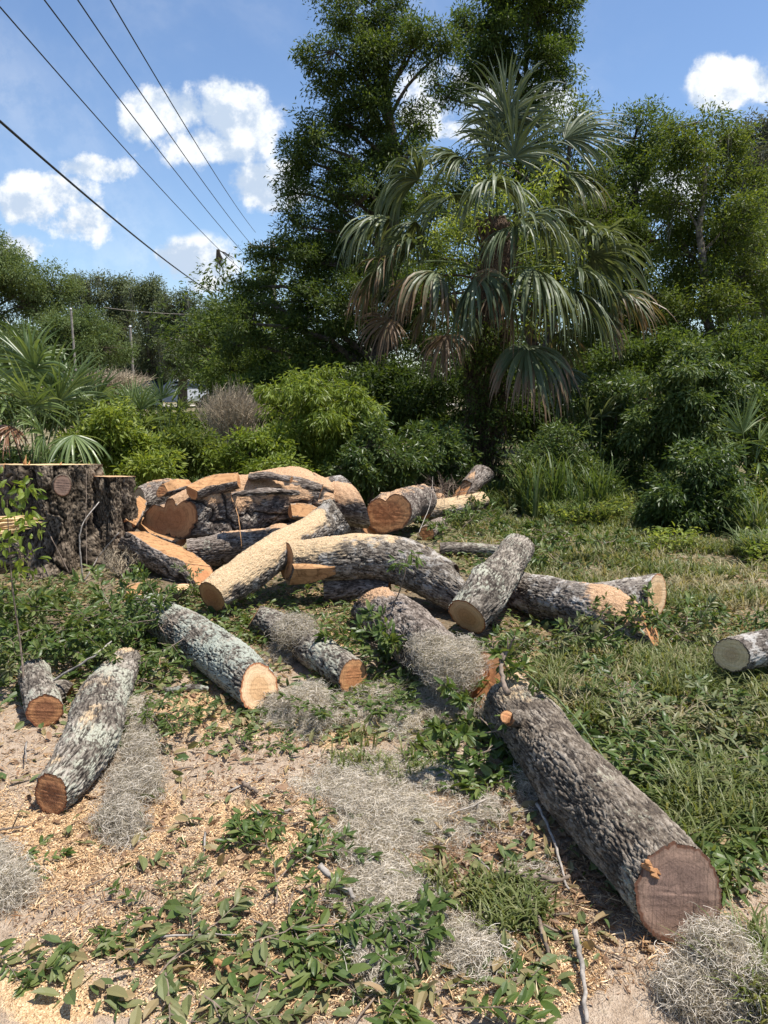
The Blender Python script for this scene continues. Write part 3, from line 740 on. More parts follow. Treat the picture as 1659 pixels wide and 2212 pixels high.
make_log('log', 'small sawn branch stub above the lichen log end in leaves',
         [(392, 1268, 26, .16), (380, 1280, 26, .12), (372, 1292, 24, .07)], 'bark_plain', 'cut_pale', 'cut_brown', n0=(0.1, -0.3, 0.95), seed=30, res=0.01, seg=60, amp=0.4)

# stumps
def flare(th, u):
    return 1 + 0.38 * (1 - u) ** 3 + (0.07 + 0.12 * (1 - u)) * np.cos(4 * th + 0.6 + u) + 0.07 * np.cos(7 * th + 2 - 1.5 * u) + 0.06 * np.sin(11 * th + 2 * u)
sb = P(112, 1020, 6.35)
top = 0.885
ex, ey = sb[0], 6.35
st = make_log('stump', 'tall dark tree stump at the left with a flat pale sawn top',
         [(ex, ey + 0.02, -0.05, .36), (ex, ey, .25, .345), (ex, ey, .6, .34), (ex, ey, top, .345)], 'bark_stump', None, 'cut_cream', world=True, cat='stump',
         n1=(0.0, 0.095, 1.0), seed=40, shape=flare, res=0.009, seg=280, amp=2.4, folds=0.03)
# scar ring and torn splinters on the stump
a = Acc()
rr = np.random.RandomState(4)
for (px_, h_) in [(55, .12), (62, .07), (130, .06), (8, .05), (52, .09)]:
    b_ = P(px_, 1012, 6.2); b_[2] = top - 0.02
    a.tube(np.array([b_, b_ + [0.005, 0, h_ * .6], b_ + [0.012, 0.01, h_]]), [.012, .008, .001], 5, rad=0.7, sx=0.1)
a.build('splinter', M['wood'], st)
sc_g = log_geo(np.array([(*P(136, 1048, 5.97), .075), (*P(136, 1048, 5.90), .072), (*P(136, 1048, 5.86), .065)]), seed=50, shape=lambda th, u: 1 + .12 * np.cos(th) + 0.25 * np.sin(th) ** 2, seg=90, res=.006, amp=.5)
a = Acc(); a.add(sc_g['V'], sc_g['F'], **sc_g['at']); a.build('knot', M['bark_stump'], st, True)
V, F, rad, lx = cap_geo(sc_g['ring1'], (0, -1, 0.05), seed=3)
make_mesh('knot_scar', V, [F], M['cut_dark'], st, {'rad': rad, 'sx': lx[:, 0], 'sy': lx[:, 1]}, True)
s2 = P(246, 1045, 6.45)
make_log('stump', 'smaller dark stump joined to the right side of the tall stump',
         [(s2[0], s2[1], -0.05, .17), (s2[0], s2[1], .35, .15), (s2[0] - .01, s2[1], .77, .155)], 'bark_stump', None, 'cut_pale', world=True, cat='stump',
         n1=(0.02, 0.09, 1.0), seed=41, shape=flare, res=0.009, seg=180, amp=2.2, folds=0.02)
s3 = P(14, 1025, 6.6)
make_log('stump', 'dark stump part at the very left edge, behind the torn pale wood',
         [(s3[0], s3[1], -0.05, .20), (s3[0], s3[1], .4, .17), (s3[0], s3[1], .86, .17)], 'bark_stump', None, 'cut_pale', world=True, cat='stump',
         n1=(0.0, 0.09, 1.0), seed=42, shape=flare, res=0.010, seg=140, amp=2.2, folds=0.02)
# torn pale slab left of the stump
e = empty('torn_wood', P(20, 1200, 5.2), 'torn pale splintered wood sticking out at the left edge', 'torn wood')
a = Acc(); rr = np.random.RandomState(8)
for k in range(46):
    y0 = rr.uniform(1112, 1172); ln = rr.uniform(60, 120) * (1 - abs(y0 - 1120) / 90)
    p0 = P(-70, y0 + rr.uniform(-6, 6), 5.2 + rr.uniform(-.12, .12)); p1 = P(-70 + 60 + ln, y0 * 0.55 + 1118 * 0.45 + rr.uniform(-8, 8), 5.2 + rr.uniform(-.12, .12))
    pts_ = np.array([p0 * (1 - q) + p1 * q + rr.normal(0, .003, 3) for q in np.linspace(0, 1, 5)])
    a.tube(pts_, np.array([.016, .014, .011, .007, .001]) * rr.uniform(.5, 1.2), 4, rad=rr.uniform(.6, .9), sx=rr.uniform(0, 1))
a.build('splinters', M['cut_cream'], e)
gq = log_geo(np.array([(*P(-60, 1205, 5.3), .16), (*P(0, 1200, 5.3), .15), (*P(48, 1196, 5.35), .10)]), seed=9, seg=90, res=.01)
a = Acc(); a.add(gq['V'], gq['F'], **gq['at']); a.build('bark', M['bark_stump'], e, True)

# ------------------------------------------------------------------ leaves, foliage, branches
def frames(ax, nm):
    ax = nrm(ax); side = nrm(np.cross(nm, ax)); up = np.cross(ax, side)
    return np.stack([ax, side, up], -1)      # columns

LEAF4 = (np.array([(0, 0, 0), (.45, .16, .05), (1, 0, -.02), (.45, -.16, .05)]), [np.array([[0, 1, 2], [0, 2, 3]])])
LEAF6 = (np.array([(0, 0, 0), (.3, .19, .06), (.72, .15, .04), (1, 0, -.10), (.72, -.15, .04), (.3, -.19, .06), (.5, 0, -.0)]),
         [np.array([[0, 1, 6], [1, 2, 6], [2, 3, 6], [3, 4, 6], [4, 5, 6], [5, 0, 6]])])
def _leaf11():
    t_ = np.array([0, .22, .5, .78, 1]); w_ = [0, .105, .145, .11, 0]; z = -.16 * t_ ** 2 + .05 * np.sin(t_ * 3)
    v = [(t_[k], 0, z[k]) for k in range(5)] + [(t_[k], w_[k], z[k] + .05) for k in (1, 2, 3)] + [(t_[k], -w_[k], z[k] + .05) for k in (1, 2, 3)]
    q = [[1, 2, 6, 5], [2, 3, 7, 6], [1, 8, 9, 2], [2, 9, 10, 3]]; tr = [[0, 1, 5], [3, 4, 7], [0, 8, 1], [3, 10, 4]]
    return np.array(v), [np.array(q), np.array(tr)]
LEAF11 = _leaf11()

def scatter(acc, tmpl, pos, ax, nm, size, wid=None, rnd=None, rng=None, **attrs):
    V0, Fs = tmpl; n = len(pos)
    R = frames(ax, nm)
    S = np.ones((n, 1, 3)) * np.asarray(size).reshape(-1, 1, 1)
    if wid is not None: S[:, :, 1] *= np.asarray(wid).reshape(-1, 1)
    L = V0[None] * S
    V = np.einsum('nij,nkj->nki', R, L) + pos[:, None]
    k = len(V0)
    F = [(f[None] + (np.arange(n) * k)[:, None, None]).reshape(-1, f.shape[1]) for f in Fs]
    if rnd is None: rnd = rng.rand(n)
    acc.add(V.reshape(-1, 3), F, rnd=np.repeat(rnd, k), **{q: np.repeat(a_, k) for q, a_ in attrs.items()})

def rdir(rng, n):
    return nrm(rng.normal(size=(n, 3)))

def clump_leaves(acc, rng, cents, outw, per, cr, leafL, droop=0.3, flat=0.75, tmpl=LEAF4, wid=1.0, tone=None):
    """sprays of leaves around each clump centre"""
    n = len(cents) * per
    c = np.repeat(cents, per, 0); o_ = np.repeat(outw, per, 0)
    cr_ = np.repeat(cr * rng.uniform(0.6, 1.4, len(cents)), per)[:, None]
    off = rdir(rng, n) * (rng.rand(n, 1) ** .55 * 1.7) * cr_ * np.array([1, 1, flat])
    pos = c + off
    ax = nrm(off / (cr_ + 1e-6)) * 0.6 + rdir(rng, n) * 0.7 + o_ * 0.3 - np.array([0, 0, droop])
    nm = rdir(rng, n) * 0.75 + np.array([0, 0, 0.7])
    ct = np.repeat(rng.rand(len(cents)) if tone is None else tone, per)
    rnd = np.clip(ct * 0.45 + rng.rand(n) * 0.55, 0, 1)
    scatter(acc, tmpl, pos, ax, nm, leafL * rng.uniform(0.6, 1.3, n), np.full(n, wid), rnd)

def crown_points(rng, blobs, n, shell=0.5, nsub=16):
    """blobs: (x,y,z,rx,ry,rz)"""
    B = np.array(blobs, float); wgt = (B[:, 3] * B[:, 5]) ** 1.0; wgt /= wgt.sum()
    k = rng.choice(len(B), n, p=wgt)
    NS = nsub
    sd_ = rdir(rng, len(B) * NS); sr = rng.uniform(.35, 1.12, len(B) * NS)
    srad = rng.uniform(.16, .40, len(B) * NS)
    j = k * NS + (rng.rand(n) ** 1.2 * NS).astype(int)
    d = rdir(rng, n); r = rng.uniform(.25, 1.0, n) ** .6
    loc = sd_[j] * sr[j][:, None] + d * (r * srad[j])[:, None] * np.array([1.15, 1.15, .7])
    pos = B[k, :3] + loc * B[k, 3:6]
    return pos, nrm(loc + d * .5), k

def hang_moss(acc, rng, tops, L, per=10, wd=0.012):
    for tpt in tops:
        l = L * rng.uniform(.4, 1.3)
        for q in range(per):
            o_ = tpt + rng.normal(0, 0.07 * L, 3) * [1, 1, .3]
            m_ = 5; tt = np.linspace(0, 1, m_)[:, None]
            pts_ = o_ + np.array([0, 0, -l * rng.uniform(.5, 1)]) * tt + rng.normal(0, .03 * L, (m_, 3)) * tt
            s_ = nrm(rng.normal(size=3) * [1, 1, .1]) * wd * rng.uniform(.6, 1.5)
            wv = (1 - tt ** 2 * .9) * s_
            V = np.concatenate([pts_ - wv, pts_ + wv]); i = np.arange(m_ - 1)
            acc.add(V, np.stack([i, i + 1, i + 1 + m_, i + m_], -1), rnd=rng.rand())

def tree(name, label, blobs_px, Y, base_px, nclump, per, leafL, cr, leafmat, trunkmat='trunk', seed=0, group=None, cat='tree', tr=0.13, droop=0.3,
         moss=0, depth=1.0, shell=0.45, nsub=16, yj=0.6, wid=1.0, trunk_top=None, limbs=True, tmpl=LEAF4, twr=.012):
    rng = np.random.RandomState(seed)
    B = []
    for b in blobs_px:
        px_, py_, rx, ry = b[:4]; yo = b[4] if len(b) > 4 else rng.uniform(-yj, yj)
        c = P(px_, py_, Y + yo); k = (Y + yo) / FPX
        B.append((*c, rx * k, (rx + ry) / 2 * k * depth, ry * k))
    bx = P(base_px[0], 950, Y); base = np.array([bx[0], Y, float(gz(bx[0], Y))])
    e = empty(name, base, label, cat, group)
    acc = Acc()
    pos, d, k = crown_points(rng, B, nclump, shell, nsub)
    pos[:, 2] = np.maximum(pos[:, 2], 0.06)
    tone = rng.rand(nclump)
    clump_leaves(acc, rng, pos, d, per, cr, leafL, droop, wid=wid, tone=tone, tmpl=tmpl)
    acc.build('crown' if cat == 'tree' else 'foliage', M[leafmat], e)
    a = Acc()
    Bs = np.array(B); topi = int(np.argmax(Bs[:, 2]))
    tt = Bs[topi, :3].copy() if trunk_top is None else P(trunk_top[0], trunk_top[1], Y)
    m_ = 9; u = np.linspace(0, 1, m_)[:, None]
    tk = base * (1 - u) + tt * u + (rng.normal(0, 0.02, (m_, 3)) * (tt[2] - base[2])) * np.sin(u * 3.14) * [1, 1, 0]
    tk[0, 2] -= 0.2
    a.tube(tk, tr * (1 - 0.8 * u[:, 0] ** 1.2), 10)
    if limbs:
        for bi, b in enumerate(Bs):
            if bi == topi and trunk_top is None: continue
            h = np.clip((b[2] - base[2] - 0.35 * np.hypot(*(b[:2] - tt[:2]))) / max(tt[2] - base[2], .1), 0.08, 0.97) * 0.92
            s_ = np.array([np.interp(h, u[:, 0], tk[:, q]) for q in range(3)])
            uu = np.linspace(0, 1, 6)[:, None]
            lp = s_ * (1 - uu) + b[:3] * uu + np.array([0, 0, 0.12]) * np.sin(uu * 3.14) * np.linalg.norm(b[:3] - s_) + rng.normal(0, .02, (6, 3)) * np.linalg.norm(b[:3] - s_) * np.sin(uu * 3.14)
            a.tube(lp, tr * (1 - .75 * h) * (0.38 - 0.28 * uu[:, 0]) + twr * .6, 6)
        sel = rng.choice(nclump, min(nclump, 260), replace=False)
        for q in sel:
            b = Bs[k[q], :3]; mid = (b + pos[q]) / 2 + rng.normal(0, .06, 3) * Bs[k[q], 3]
            a.tube(np.array([b, mid, pos[q]]), [twr, twr * .7, twr * .3], 4, cap=False)
    a.build('trunk' if cat == 'tree' else 'stems', M[trunkmat], e)
    if moss:
        mm = Acc(); sel = rng.choice(nclump, moss)
        hang_moss(mm, rng, pos[sel], leafL * 9, 9, leafL * .13)
        mm.build('hanging_moss', M['moss_far'], e)
    return e

# big trees behind the palm
tree('oak_tree', 'tall dark leaning oak filling the middle, left of the palm',
     [(760, 30, 85, 55), (850, 40, 70, 55), (720, 110, 60, 45), (800, 110, 70, 55), (890, 100, 62, 46), (935, 75, 40, 40), (950, 120, 36, 26), (740, 190, 66, 45), (810, 210, 56, 50), (720, 262, 66, 40), (840, 262, 66, 45), (900, 272, 50, 36),
      (680, 312, 60, 36), (790, 330, 90, 55), (880, 340, 60, 45), (640, 350, 42, 45), (625, 415, 30, 22), (700, 410, 90, 56), (800, 420, 100, 56), (660, 490, 70, 46), (760, 500, 100, 56), (600, 560, 60, 36), (690, 570, 100, 56),
      (800, 580, 90, 56), (560, 620, 50, 36), (640, 650, 100, 56), (760, 670, 110, 66), (550, 700, 60, 46), (650, 740, 100, 46), (760, 760, 100, 56), (870, 620, 80, 76), (880, 740, 90, 66), (505, 745, 34, 36), (520, 655, 26, 22)],
     14.5, (838, 0), 4300, 30, .078, .13, 'leaf_dark', seed=1, tr=.20, trunk_top=(838, 60), droop=.25, nsub=12)
tree('oak_tree', 'tall oak rising straight behind the palm, crown cut by the top edge',
     [(1010, 60, 46, 46), (1080, 60, 70, 55), (1160, 40, 80, 50), (1210, 80, 42, 46), (1100, 125, 76, 40), (1180, 135, 58, 36), (970, 212, 46, 22), (1005, 182, 42, 26), (940, 180, 22, 16), (1040, 150, 36, 34), (1190, 195, 44, 34), (1130, 205, 56, 36), (1130, -10, 90, 50)],
     16.5, (1140, 0), 1300, 30, .085, .14, 'leaf_tree', seed=2, tr=.15, trunk_top=(1140, 30), nsub=12)
tree('oak_tree', 'yellow-green tree right behind the palm crown',
     [(1010, 340, 60, 60), (1170, 300, 80, 80), (1240, 260, 45, 55), (1250, 370, 80, 80), (1000, 440, 90, 80), (1150, 440, 110, 90), (1290, 470, 80, 80), (920, 420, 60, 60), (1100, 560, 140, 90), (1260, 580, 110, 90), (940, 560, 80, 80)],
     15.6, (1150, 0), 1500, 30, .082, .15, 'leaf_yel', seed=3, tr=.14)
tree('oak_tree', 'green tree standing right of the palm with an uneven top',
     [(1370, 300, 62, 50), (1320, 360, 55, 50), (1400, 370, 70, 60), (1340, 450, 80, 60), (1300, 520, 70, 70), (1400, 520, 90, 80), (1350, 620, 100, 80), (1430, 640, 80, 80), (1330, 720, 90, 70), (1420, 290, 30, 34)],
     16.0, (1400, 0), 1800, 30, .085, .15, 'leaf_tree', seed=4, tr=.15)
tree('oak_tree', 'tall yellow-green tree near the right edge with a crooked visible trunk',
     [(1500, 265, 55, 40), (1560, 300, 65, 45), (1470, 330, 75, 60), (1560, 390, 90, 70), (1470, 440, 80, 60), (1580, 490, 90, 80), (1500, 560, 90, 70), (1600, 600, 90, 80), (1500, 680, 90, 70), (1610, 720, 80, 80), (1590, 820, 90, 70), (1450, 760, 70, 70)],
     14.0, (1530, 0), 2000, 30, .078, .14, 'leaf_yel', 'trunk_pale', seed=5, tr=.13, trunk_top=(1520, 320), moss=12)
tree('oak_tree', 'greyish oak hung with moss at the right edge of the picture',
     [(1640, 290, 70, 50), (1610, 350, 60, 50), (1680, 380, 80, 70), (1640, 470, 70, 70), (1700, 560, 90, 90), (1640, 640, 60, 80)],
     17.5, (1680, 0), 1000, 28, .09, .17, 'leaf_grey', 'trunk', seed=6, tr=.2, moss=150)
# backing trees, deep in the wood
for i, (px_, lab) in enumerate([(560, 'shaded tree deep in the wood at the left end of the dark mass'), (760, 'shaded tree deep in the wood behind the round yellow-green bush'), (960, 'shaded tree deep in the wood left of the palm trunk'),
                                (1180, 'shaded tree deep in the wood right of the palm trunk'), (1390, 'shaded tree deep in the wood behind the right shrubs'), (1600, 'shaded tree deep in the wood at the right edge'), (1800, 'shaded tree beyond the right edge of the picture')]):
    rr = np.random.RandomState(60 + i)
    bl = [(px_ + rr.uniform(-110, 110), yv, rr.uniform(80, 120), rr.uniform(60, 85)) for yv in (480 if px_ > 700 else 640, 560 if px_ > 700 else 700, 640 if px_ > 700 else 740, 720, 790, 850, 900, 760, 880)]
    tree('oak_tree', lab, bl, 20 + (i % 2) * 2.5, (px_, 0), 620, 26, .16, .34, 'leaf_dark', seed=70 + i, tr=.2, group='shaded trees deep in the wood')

# shrubs
def shrub(label, blobs, Y, nclump, per, leafL, cr, mat, seed, droop=.3, wid=1.0, group=None, name='shrub', tmpl=LEAF4, **k):
    return tree(name, label, blobs, Y, (blobs[0][0], 0), nclump, per, leafL, cr, mat, 'trunk', seed, group, 'shrub', tr=.03, droop=droop, yj=.25, wid=wid, twr=.004, tmpl=tmpl, **k)
shrub('round yellow-green bush with drooping leaves, lit in the middle distance',
      [(672, 850, 80, 60), (720, 900, 90, 66), (640, 900, 60, 60), (700, 960, 90, 60), (770, 950, 60, 50), (650, 980, 60, 40), (760, 870, 30, 28)], 9.3, 760, 26, .085, .085, 'leaf_bright', 11, droop=.9, wid=.8)
shrub('low dark green bush right of the round yellow-green bush', [(800, 960, 70, 45), (850, 990, 70, 45), (760, 1010, 60, 40), (800, 1030, 70, 35)], 8.8, 420, 24, .075, .08, 'leaf_bush', 12)
shrub('shrub with pale glossy leaves left of the palm trunk', [(930, 960, 70, 40), (890, 990, 60, 50), (970, 1000, 60, 45), (920, 1030, 80, 30)], 9.3, 380, 24, .075, .085, 'leaf_bush', 13)
shrub('leafy bush at the foot of the woods just left of the round bush', [(540, 980, 60, 40), (580, 960, 50, 35), (500, 1000, 50, 30), (600, 1005, 60, 30)], 8.6, 330, 24, .07, .08, 'leaf_bright', 14)
shrub('round dark glossy bush low at the right', [(1500, 1050, 84, 66), (1460, 1090, 66, 52), (1560, 1080, 60, 56), (1510, 1000, 60, 36), (1500, 1115, 80, 30)], 7.9, 800, 26, .07, .07, 'leaf_bush', 15, droop=.5)
shrub('large layered bush above the round dark bush', [(1500, 800, 70, 50), (1450, 850, 60, 45), (1560, 850, 60, 50), (1500, 900, 80, 55), (1420, 920, 60, 50), (1560, 940, 70, 50), (1480, 970, 80, 40)], 9.6, 950, 26, .08, .085, 'leaf_bush', 16, droop=.6)
shrub('grey-green bush between the palm and the large layered bush', [(1330, 850, 60, 60), (1290, 910, 60, 60), (1370, 940, 60, 55), (1310, 990, 70, 50), (1380, 1020, 60, 40)], 10.3, 640, 24, .075, .09, 'leaf_bush', 17, droop=.4)
shrub('pale thicket bush low behind the tall weeds', [(1200, 960, 60, 50), (1150, 1000, 60, 40), (1240, 1020, 60, 45), (1300, 1060, 50, 40), (1190, 1050, 60, 30)], 9.4, 480, 22, .065, .09, 'leaf_bush', 18)
shrub('bush at the right edge under the tall yellow-green tree', [(1630, 870, 50, 50), (1670, 930, 60, 60), (1630, 960, 40, 40), (1690, 1010, 60, 50)], 9.8, 420, 24, .075, .09, 'leaf_tree', 19)
shrub('bush beyond the right edge beside the fallen log', [(1640, 1100, 40, 40), (1700, 1060, 60, 60)], 8.2, 220, 24, .07, .09, 'leaf_bright', 20)
shrub('leafy tangle directly behind the pile, left of centre', [(235, 915, 50, 40), (220, 970, 70, 44), (300, 970, 60, 40), (330, 1005, 60, 28)], 8.6, 520, 22, .075, .09, 'leaf_bright', 21)
shrub('low leafy tangle in front of the dead brown bush', [(390, 960, 60, 40), (440, 990, 60, 35), (350, 1000, 60, 30)], 9.0, 380, 22, .065, .09, 'leaf_yel', 22)
shrub('leafy weeds below the small fan palms at the left edge', [(60, 1000, 80, 30), (140, 1000, 60, 30), (-40, 980, 80, 50)], 7.9, 300, 22, .07, .09, 'leaf_bush', 23)
shrub('mid-green bush further back at the left under the far oaks', [(320, 910, 60, 32), (240, 880, 60, 30), (400, 915, 60, 30)], 13.0, 360, 22, .10, .13, 'leaf_yel', 24)
shrub('bushy growth at the left edge behind the small fan palms', [(60, 880, 100, 40), (-30, 860, 80, 50), (150, 890, 70, 34)], 12.0, 440, 22, .10, .14, 'leaf_bush', 25)
shrub('hazy green thicket where the wood begins, over the dead bush', [(560, 820, 60, 60), (500, 800, 50, 40), (600, 780, 60, 50)], 16.0, 320, 22, .11, .16, 'leaf_tree', 26)

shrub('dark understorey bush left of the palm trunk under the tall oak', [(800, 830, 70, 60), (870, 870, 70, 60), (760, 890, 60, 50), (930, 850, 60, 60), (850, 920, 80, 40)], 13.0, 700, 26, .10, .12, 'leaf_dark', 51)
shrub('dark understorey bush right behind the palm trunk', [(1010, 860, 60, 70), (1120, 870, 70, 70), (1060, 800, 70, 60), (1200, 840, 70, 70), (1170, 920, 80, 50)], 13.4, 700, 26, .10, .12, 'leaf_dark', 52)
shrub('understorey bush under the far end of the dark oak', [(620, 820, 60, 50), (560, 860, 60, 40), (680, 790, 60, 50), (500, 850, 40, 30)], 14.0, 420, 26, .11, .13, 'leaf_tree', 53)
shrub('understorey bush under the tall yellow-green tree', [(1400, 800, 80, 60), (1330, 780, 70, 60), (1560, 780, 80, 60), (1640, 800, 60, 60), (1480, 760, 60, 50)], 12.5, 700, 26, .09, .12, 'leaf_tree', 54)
# far oaks at the left
FO = 'far oaks along the road'
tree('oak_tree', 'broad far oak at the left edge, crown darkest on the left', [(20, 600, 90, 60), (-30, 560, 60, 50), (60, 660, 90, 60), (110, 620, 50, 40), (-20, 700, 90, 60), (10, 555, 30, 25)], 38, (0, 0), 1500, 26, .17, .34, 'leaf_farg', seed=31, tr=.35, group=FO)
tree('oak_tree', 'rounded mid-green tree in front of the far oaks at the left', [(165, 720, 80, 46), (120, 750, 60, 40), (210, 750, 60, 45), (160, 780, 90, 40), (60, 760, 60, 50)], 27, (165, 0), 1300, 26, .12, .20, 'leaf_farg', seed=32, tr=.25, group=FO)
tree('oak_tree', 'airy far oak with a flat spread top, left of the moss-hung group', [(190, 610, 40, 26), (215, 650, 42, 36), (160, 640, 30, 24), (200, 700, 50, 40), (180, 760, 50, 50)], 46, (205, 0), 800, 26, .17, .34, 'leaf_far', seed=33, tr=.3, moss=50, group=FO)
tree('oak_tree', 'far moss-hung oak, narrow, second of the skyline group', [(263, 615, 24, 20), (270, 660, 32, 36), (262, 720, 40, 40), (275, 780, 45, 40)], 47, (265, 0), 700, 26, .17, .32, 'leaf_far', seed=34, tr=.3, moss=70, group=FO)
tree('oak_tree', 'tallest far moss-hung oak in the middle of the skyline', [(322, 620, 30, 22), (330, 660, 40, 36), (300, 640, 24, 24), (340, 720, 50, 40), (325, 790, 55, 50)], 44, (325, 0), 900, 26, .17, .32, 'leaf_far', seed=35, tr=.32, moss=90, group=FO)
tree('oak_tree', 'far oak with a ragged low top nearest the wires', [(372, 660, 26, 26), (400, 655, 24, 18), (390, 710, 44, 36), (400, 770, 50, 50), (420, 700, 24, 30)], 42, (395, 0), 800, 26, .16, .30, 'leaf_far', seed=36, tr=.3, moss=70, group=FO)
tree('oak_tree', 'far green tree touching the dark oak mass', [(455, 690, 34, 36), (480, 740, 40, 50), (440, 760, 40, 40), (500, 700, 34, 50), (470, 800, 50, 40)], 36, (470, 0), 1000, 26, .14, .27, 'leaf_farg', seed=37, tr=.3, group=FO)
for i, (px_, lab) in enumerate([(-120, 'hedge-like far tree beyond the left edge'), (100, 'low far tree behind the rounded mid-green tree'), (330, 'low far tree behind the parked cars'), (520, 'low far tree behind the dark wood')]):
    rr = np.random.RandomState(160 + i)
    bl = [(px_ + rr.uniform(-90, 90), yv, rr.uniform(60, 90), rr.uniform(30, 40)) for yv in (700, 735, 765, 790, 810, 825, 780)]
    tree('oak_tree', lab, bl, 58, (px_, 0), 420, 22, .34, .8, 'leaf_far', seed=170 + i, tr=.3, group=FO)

# dead brown bushes: twigs only
def dead_bush(label, px_, py_, rx, ry, Y, n, seed, mat='twig'):
    rng = np.random.RandomState(seed)
    c = P(px_, py_, Y); k = Y / FPX
    base = np.array([c[0], Y, 0.0]); e = empty('dead_bush', base, label, 'dead bush'); a = Acc()
    for q in range(n):
        d = rdir(rng, 1)[0]; d[2] = abs(d[2]) * .9 - .1
        tip = c + d * np.array([rx, rx, ry]) * k * rng.uniform(.5, 1.05)
        b0 = base + np.array([rng.normal(0, .25) * rx * k, rng.normal(0, .2) * rx * k, max(.05, c[2] - ry * k * 1.2)])
        mid = b0 * .45 + tip * .55 + rng.normal(0, .12, 3) * rx * k
        a.tube(np.array([b0, mid, tip]), [.006 * Y / 9, .004 * Y / 9, .0015 * Y / 9], 3, cap=False)
        for z_ in range(3):
            tt = tip * rng.uniform(.9, 1) + mid * 0 ; s_ = mid * (1 - (z_ + 1) / 4) + tip * ((z_ + 1) / 4)
            a.tube(np.array([s_, s_ + (tip - mid) * .3 + rng.normal(0, .10, 3) * rx * k]), [.003 * Y / 9, .001 * Y / 9], 3, cap=False)
    a.build('twigs', M[mat], e)
dead_bush('bare brown bush with fine dead twigs left of the round green bush', 500, 880, 80, 70, 10.5, 420, 41, 'twig_dead')
dead_bush('pale dead brush behind the fan palms under the far trees', 240, 820, 90, 24, 16, 320, 42, 'twig_dead')
dead_bush('tangle of dead brown twigs at the foot of the smaller stump', 262, 1205, 55, 40, 5.9, 70, 44, 'twig_dead')
dead_bush('thin dead twigs over the pile at the back of the clearing', 960, 1060, 90, 50, 8.6, 60, 43)

# ------------------------------------------------------------------ palms
def frond_geo(rng, hub, out, L=.85, nseg=46, spread=None, droop=1.6, width=.03, dead=0.0, tipdead=0.0, cup=.25, up=None):
    out = nrm(np.array(out, float)); z = np.array([0, 0, 1.0])
    side = nrm(np.cross(out, z if abs(out[2]) < .95 else np.array([0, 1.0, 0]))); nm = np.cross(side, out)
    ro = rng.normal(0, .45); side, nm = side * math.cos(ro) + nm * math.sin(ro), nm * math.cos(ro) - side * math.sin(ro)
    if spread is None: spread = rng.uniform(66, 108)
    ph = np.radians(np.linspace(-spread, spread, nseg)) + rng.normal(0, .03, nseg)
    d = np.cos(ph)[:, None] * out + np.sin(ph)[:, None] * side + nm * (cup * np.abs(np.sin(ph)))[:, None] * rng.choice([-1, 1], p=[.5, .5])
    d = nrm(d); m_ = 9
    Ls = L * (0.66 + 0.42 * np.cos(ph * .8)) * rng.uniform(.8, 1.12, nseg)
    P_ = np.zeros((nseg, m_, 3)); P_[:, 0] = hub; cur = d.copy(); T = np.zeros_like(P_); T[:, 0] = d
    gr = droop * rng.uniform(.55, 1.3, nseg) * .72
    for q in range(1, m_):
        t_ = q / (m_ - 1)
        cur = nrm(cur + np.array([0, 0, -1.0]) * (gr * (0.04 + t_ ** 1.15 * .36))[:, None] + rng.normal(0, .045, (nseg, 3)))
        P_[:, q] = P_[:, q - 1] + cur * (Ls / (m_ - 1))[:, None]; T[:, q] = cur
    tt = np.linspace(0, 1, m_)
    wv = width * np.interp(tt, [0, .12, .4, .75, 1], [.25, .6, 1, .6, .03]) * (L / .85)
    sd_ = nrm(np.cross(T, nm[None, None] + rng.normal(0, .35, (nseg, 1, 3))))
    upv = np.cross(sd_, T)
    a_ = P_ + sd_ * wv[None, :, None] * .5 + upv * wv[None, :, None] * .18
    b_ = P_ - sd_ * wv[None, :, None] * .5 + upv * wv[None, :, None] * .18
    V = np.stack([a_, P_, b_], 2)            # nseg, m, 3, 3
    idx = np.arange(nseg * m_ * 3).reshape(nseg, m_, 3)
    F = np.concatenate([np.stack([idx[:, :-1, k], idx[:, 1:, k], idx[:, 1:, k + 1], idx[:, :-1, k + 1]], -1).reshape(-1, 4) for k in (0, 1)])
    rnd = np.repeat(rng.rand(nseg), m_ * 3)
    dd = dead + tipdead * np.broadcast_to((tt ** 1.5)[None, :, None], (nseg, m_, 3)).ravel() + np.repeat(rng.normal(0, .12, nseg), m_ * 3)
    return V.reshape(-1, 3), F, rnd, np.clip(dd, 0, 1.2)

def stalk(a, p0, p1, rise, r=.014):
    u = np.linspace(0, 1, 8)[:, None]
    pts_ = p0 * (1 - u) + p1 * u + np.array([0, 0, rise]) * np.sin(u * np.pi) * np.linalg.norm(p1 - p0)
    a.tube(pts_, r * (1.3 - .6 * u[:, 0]), 5)

def frond(e, rng, crown, hub, out, mat, L, droop, dead=0, tipdead=0, rise=.15, r=.014, **k):
    V, F, rnd, dd = frond_geo(rng, np.array(hub), out, L=L, droop=droop, dead=dead, tipdead=tipdead, **k)
    f = make_mesh('frond', V, [F], M[mat], e, {'rnd': rnd, 'dead': dd})
    f['_org'] = [float(x) for x in e.location]
    a = Acc(); stalk(a, np.array(crown), np.array(hub), rise, r)
    me = a.build('leaf_stalk', M['stem'] if dead < .5 else M['boot'], f)
    del f['_org']
    return f

def px_dir(dx, dy, dyw):  # screen-ish direction to world: right, up, depth
    return (dx, dyw, dy)

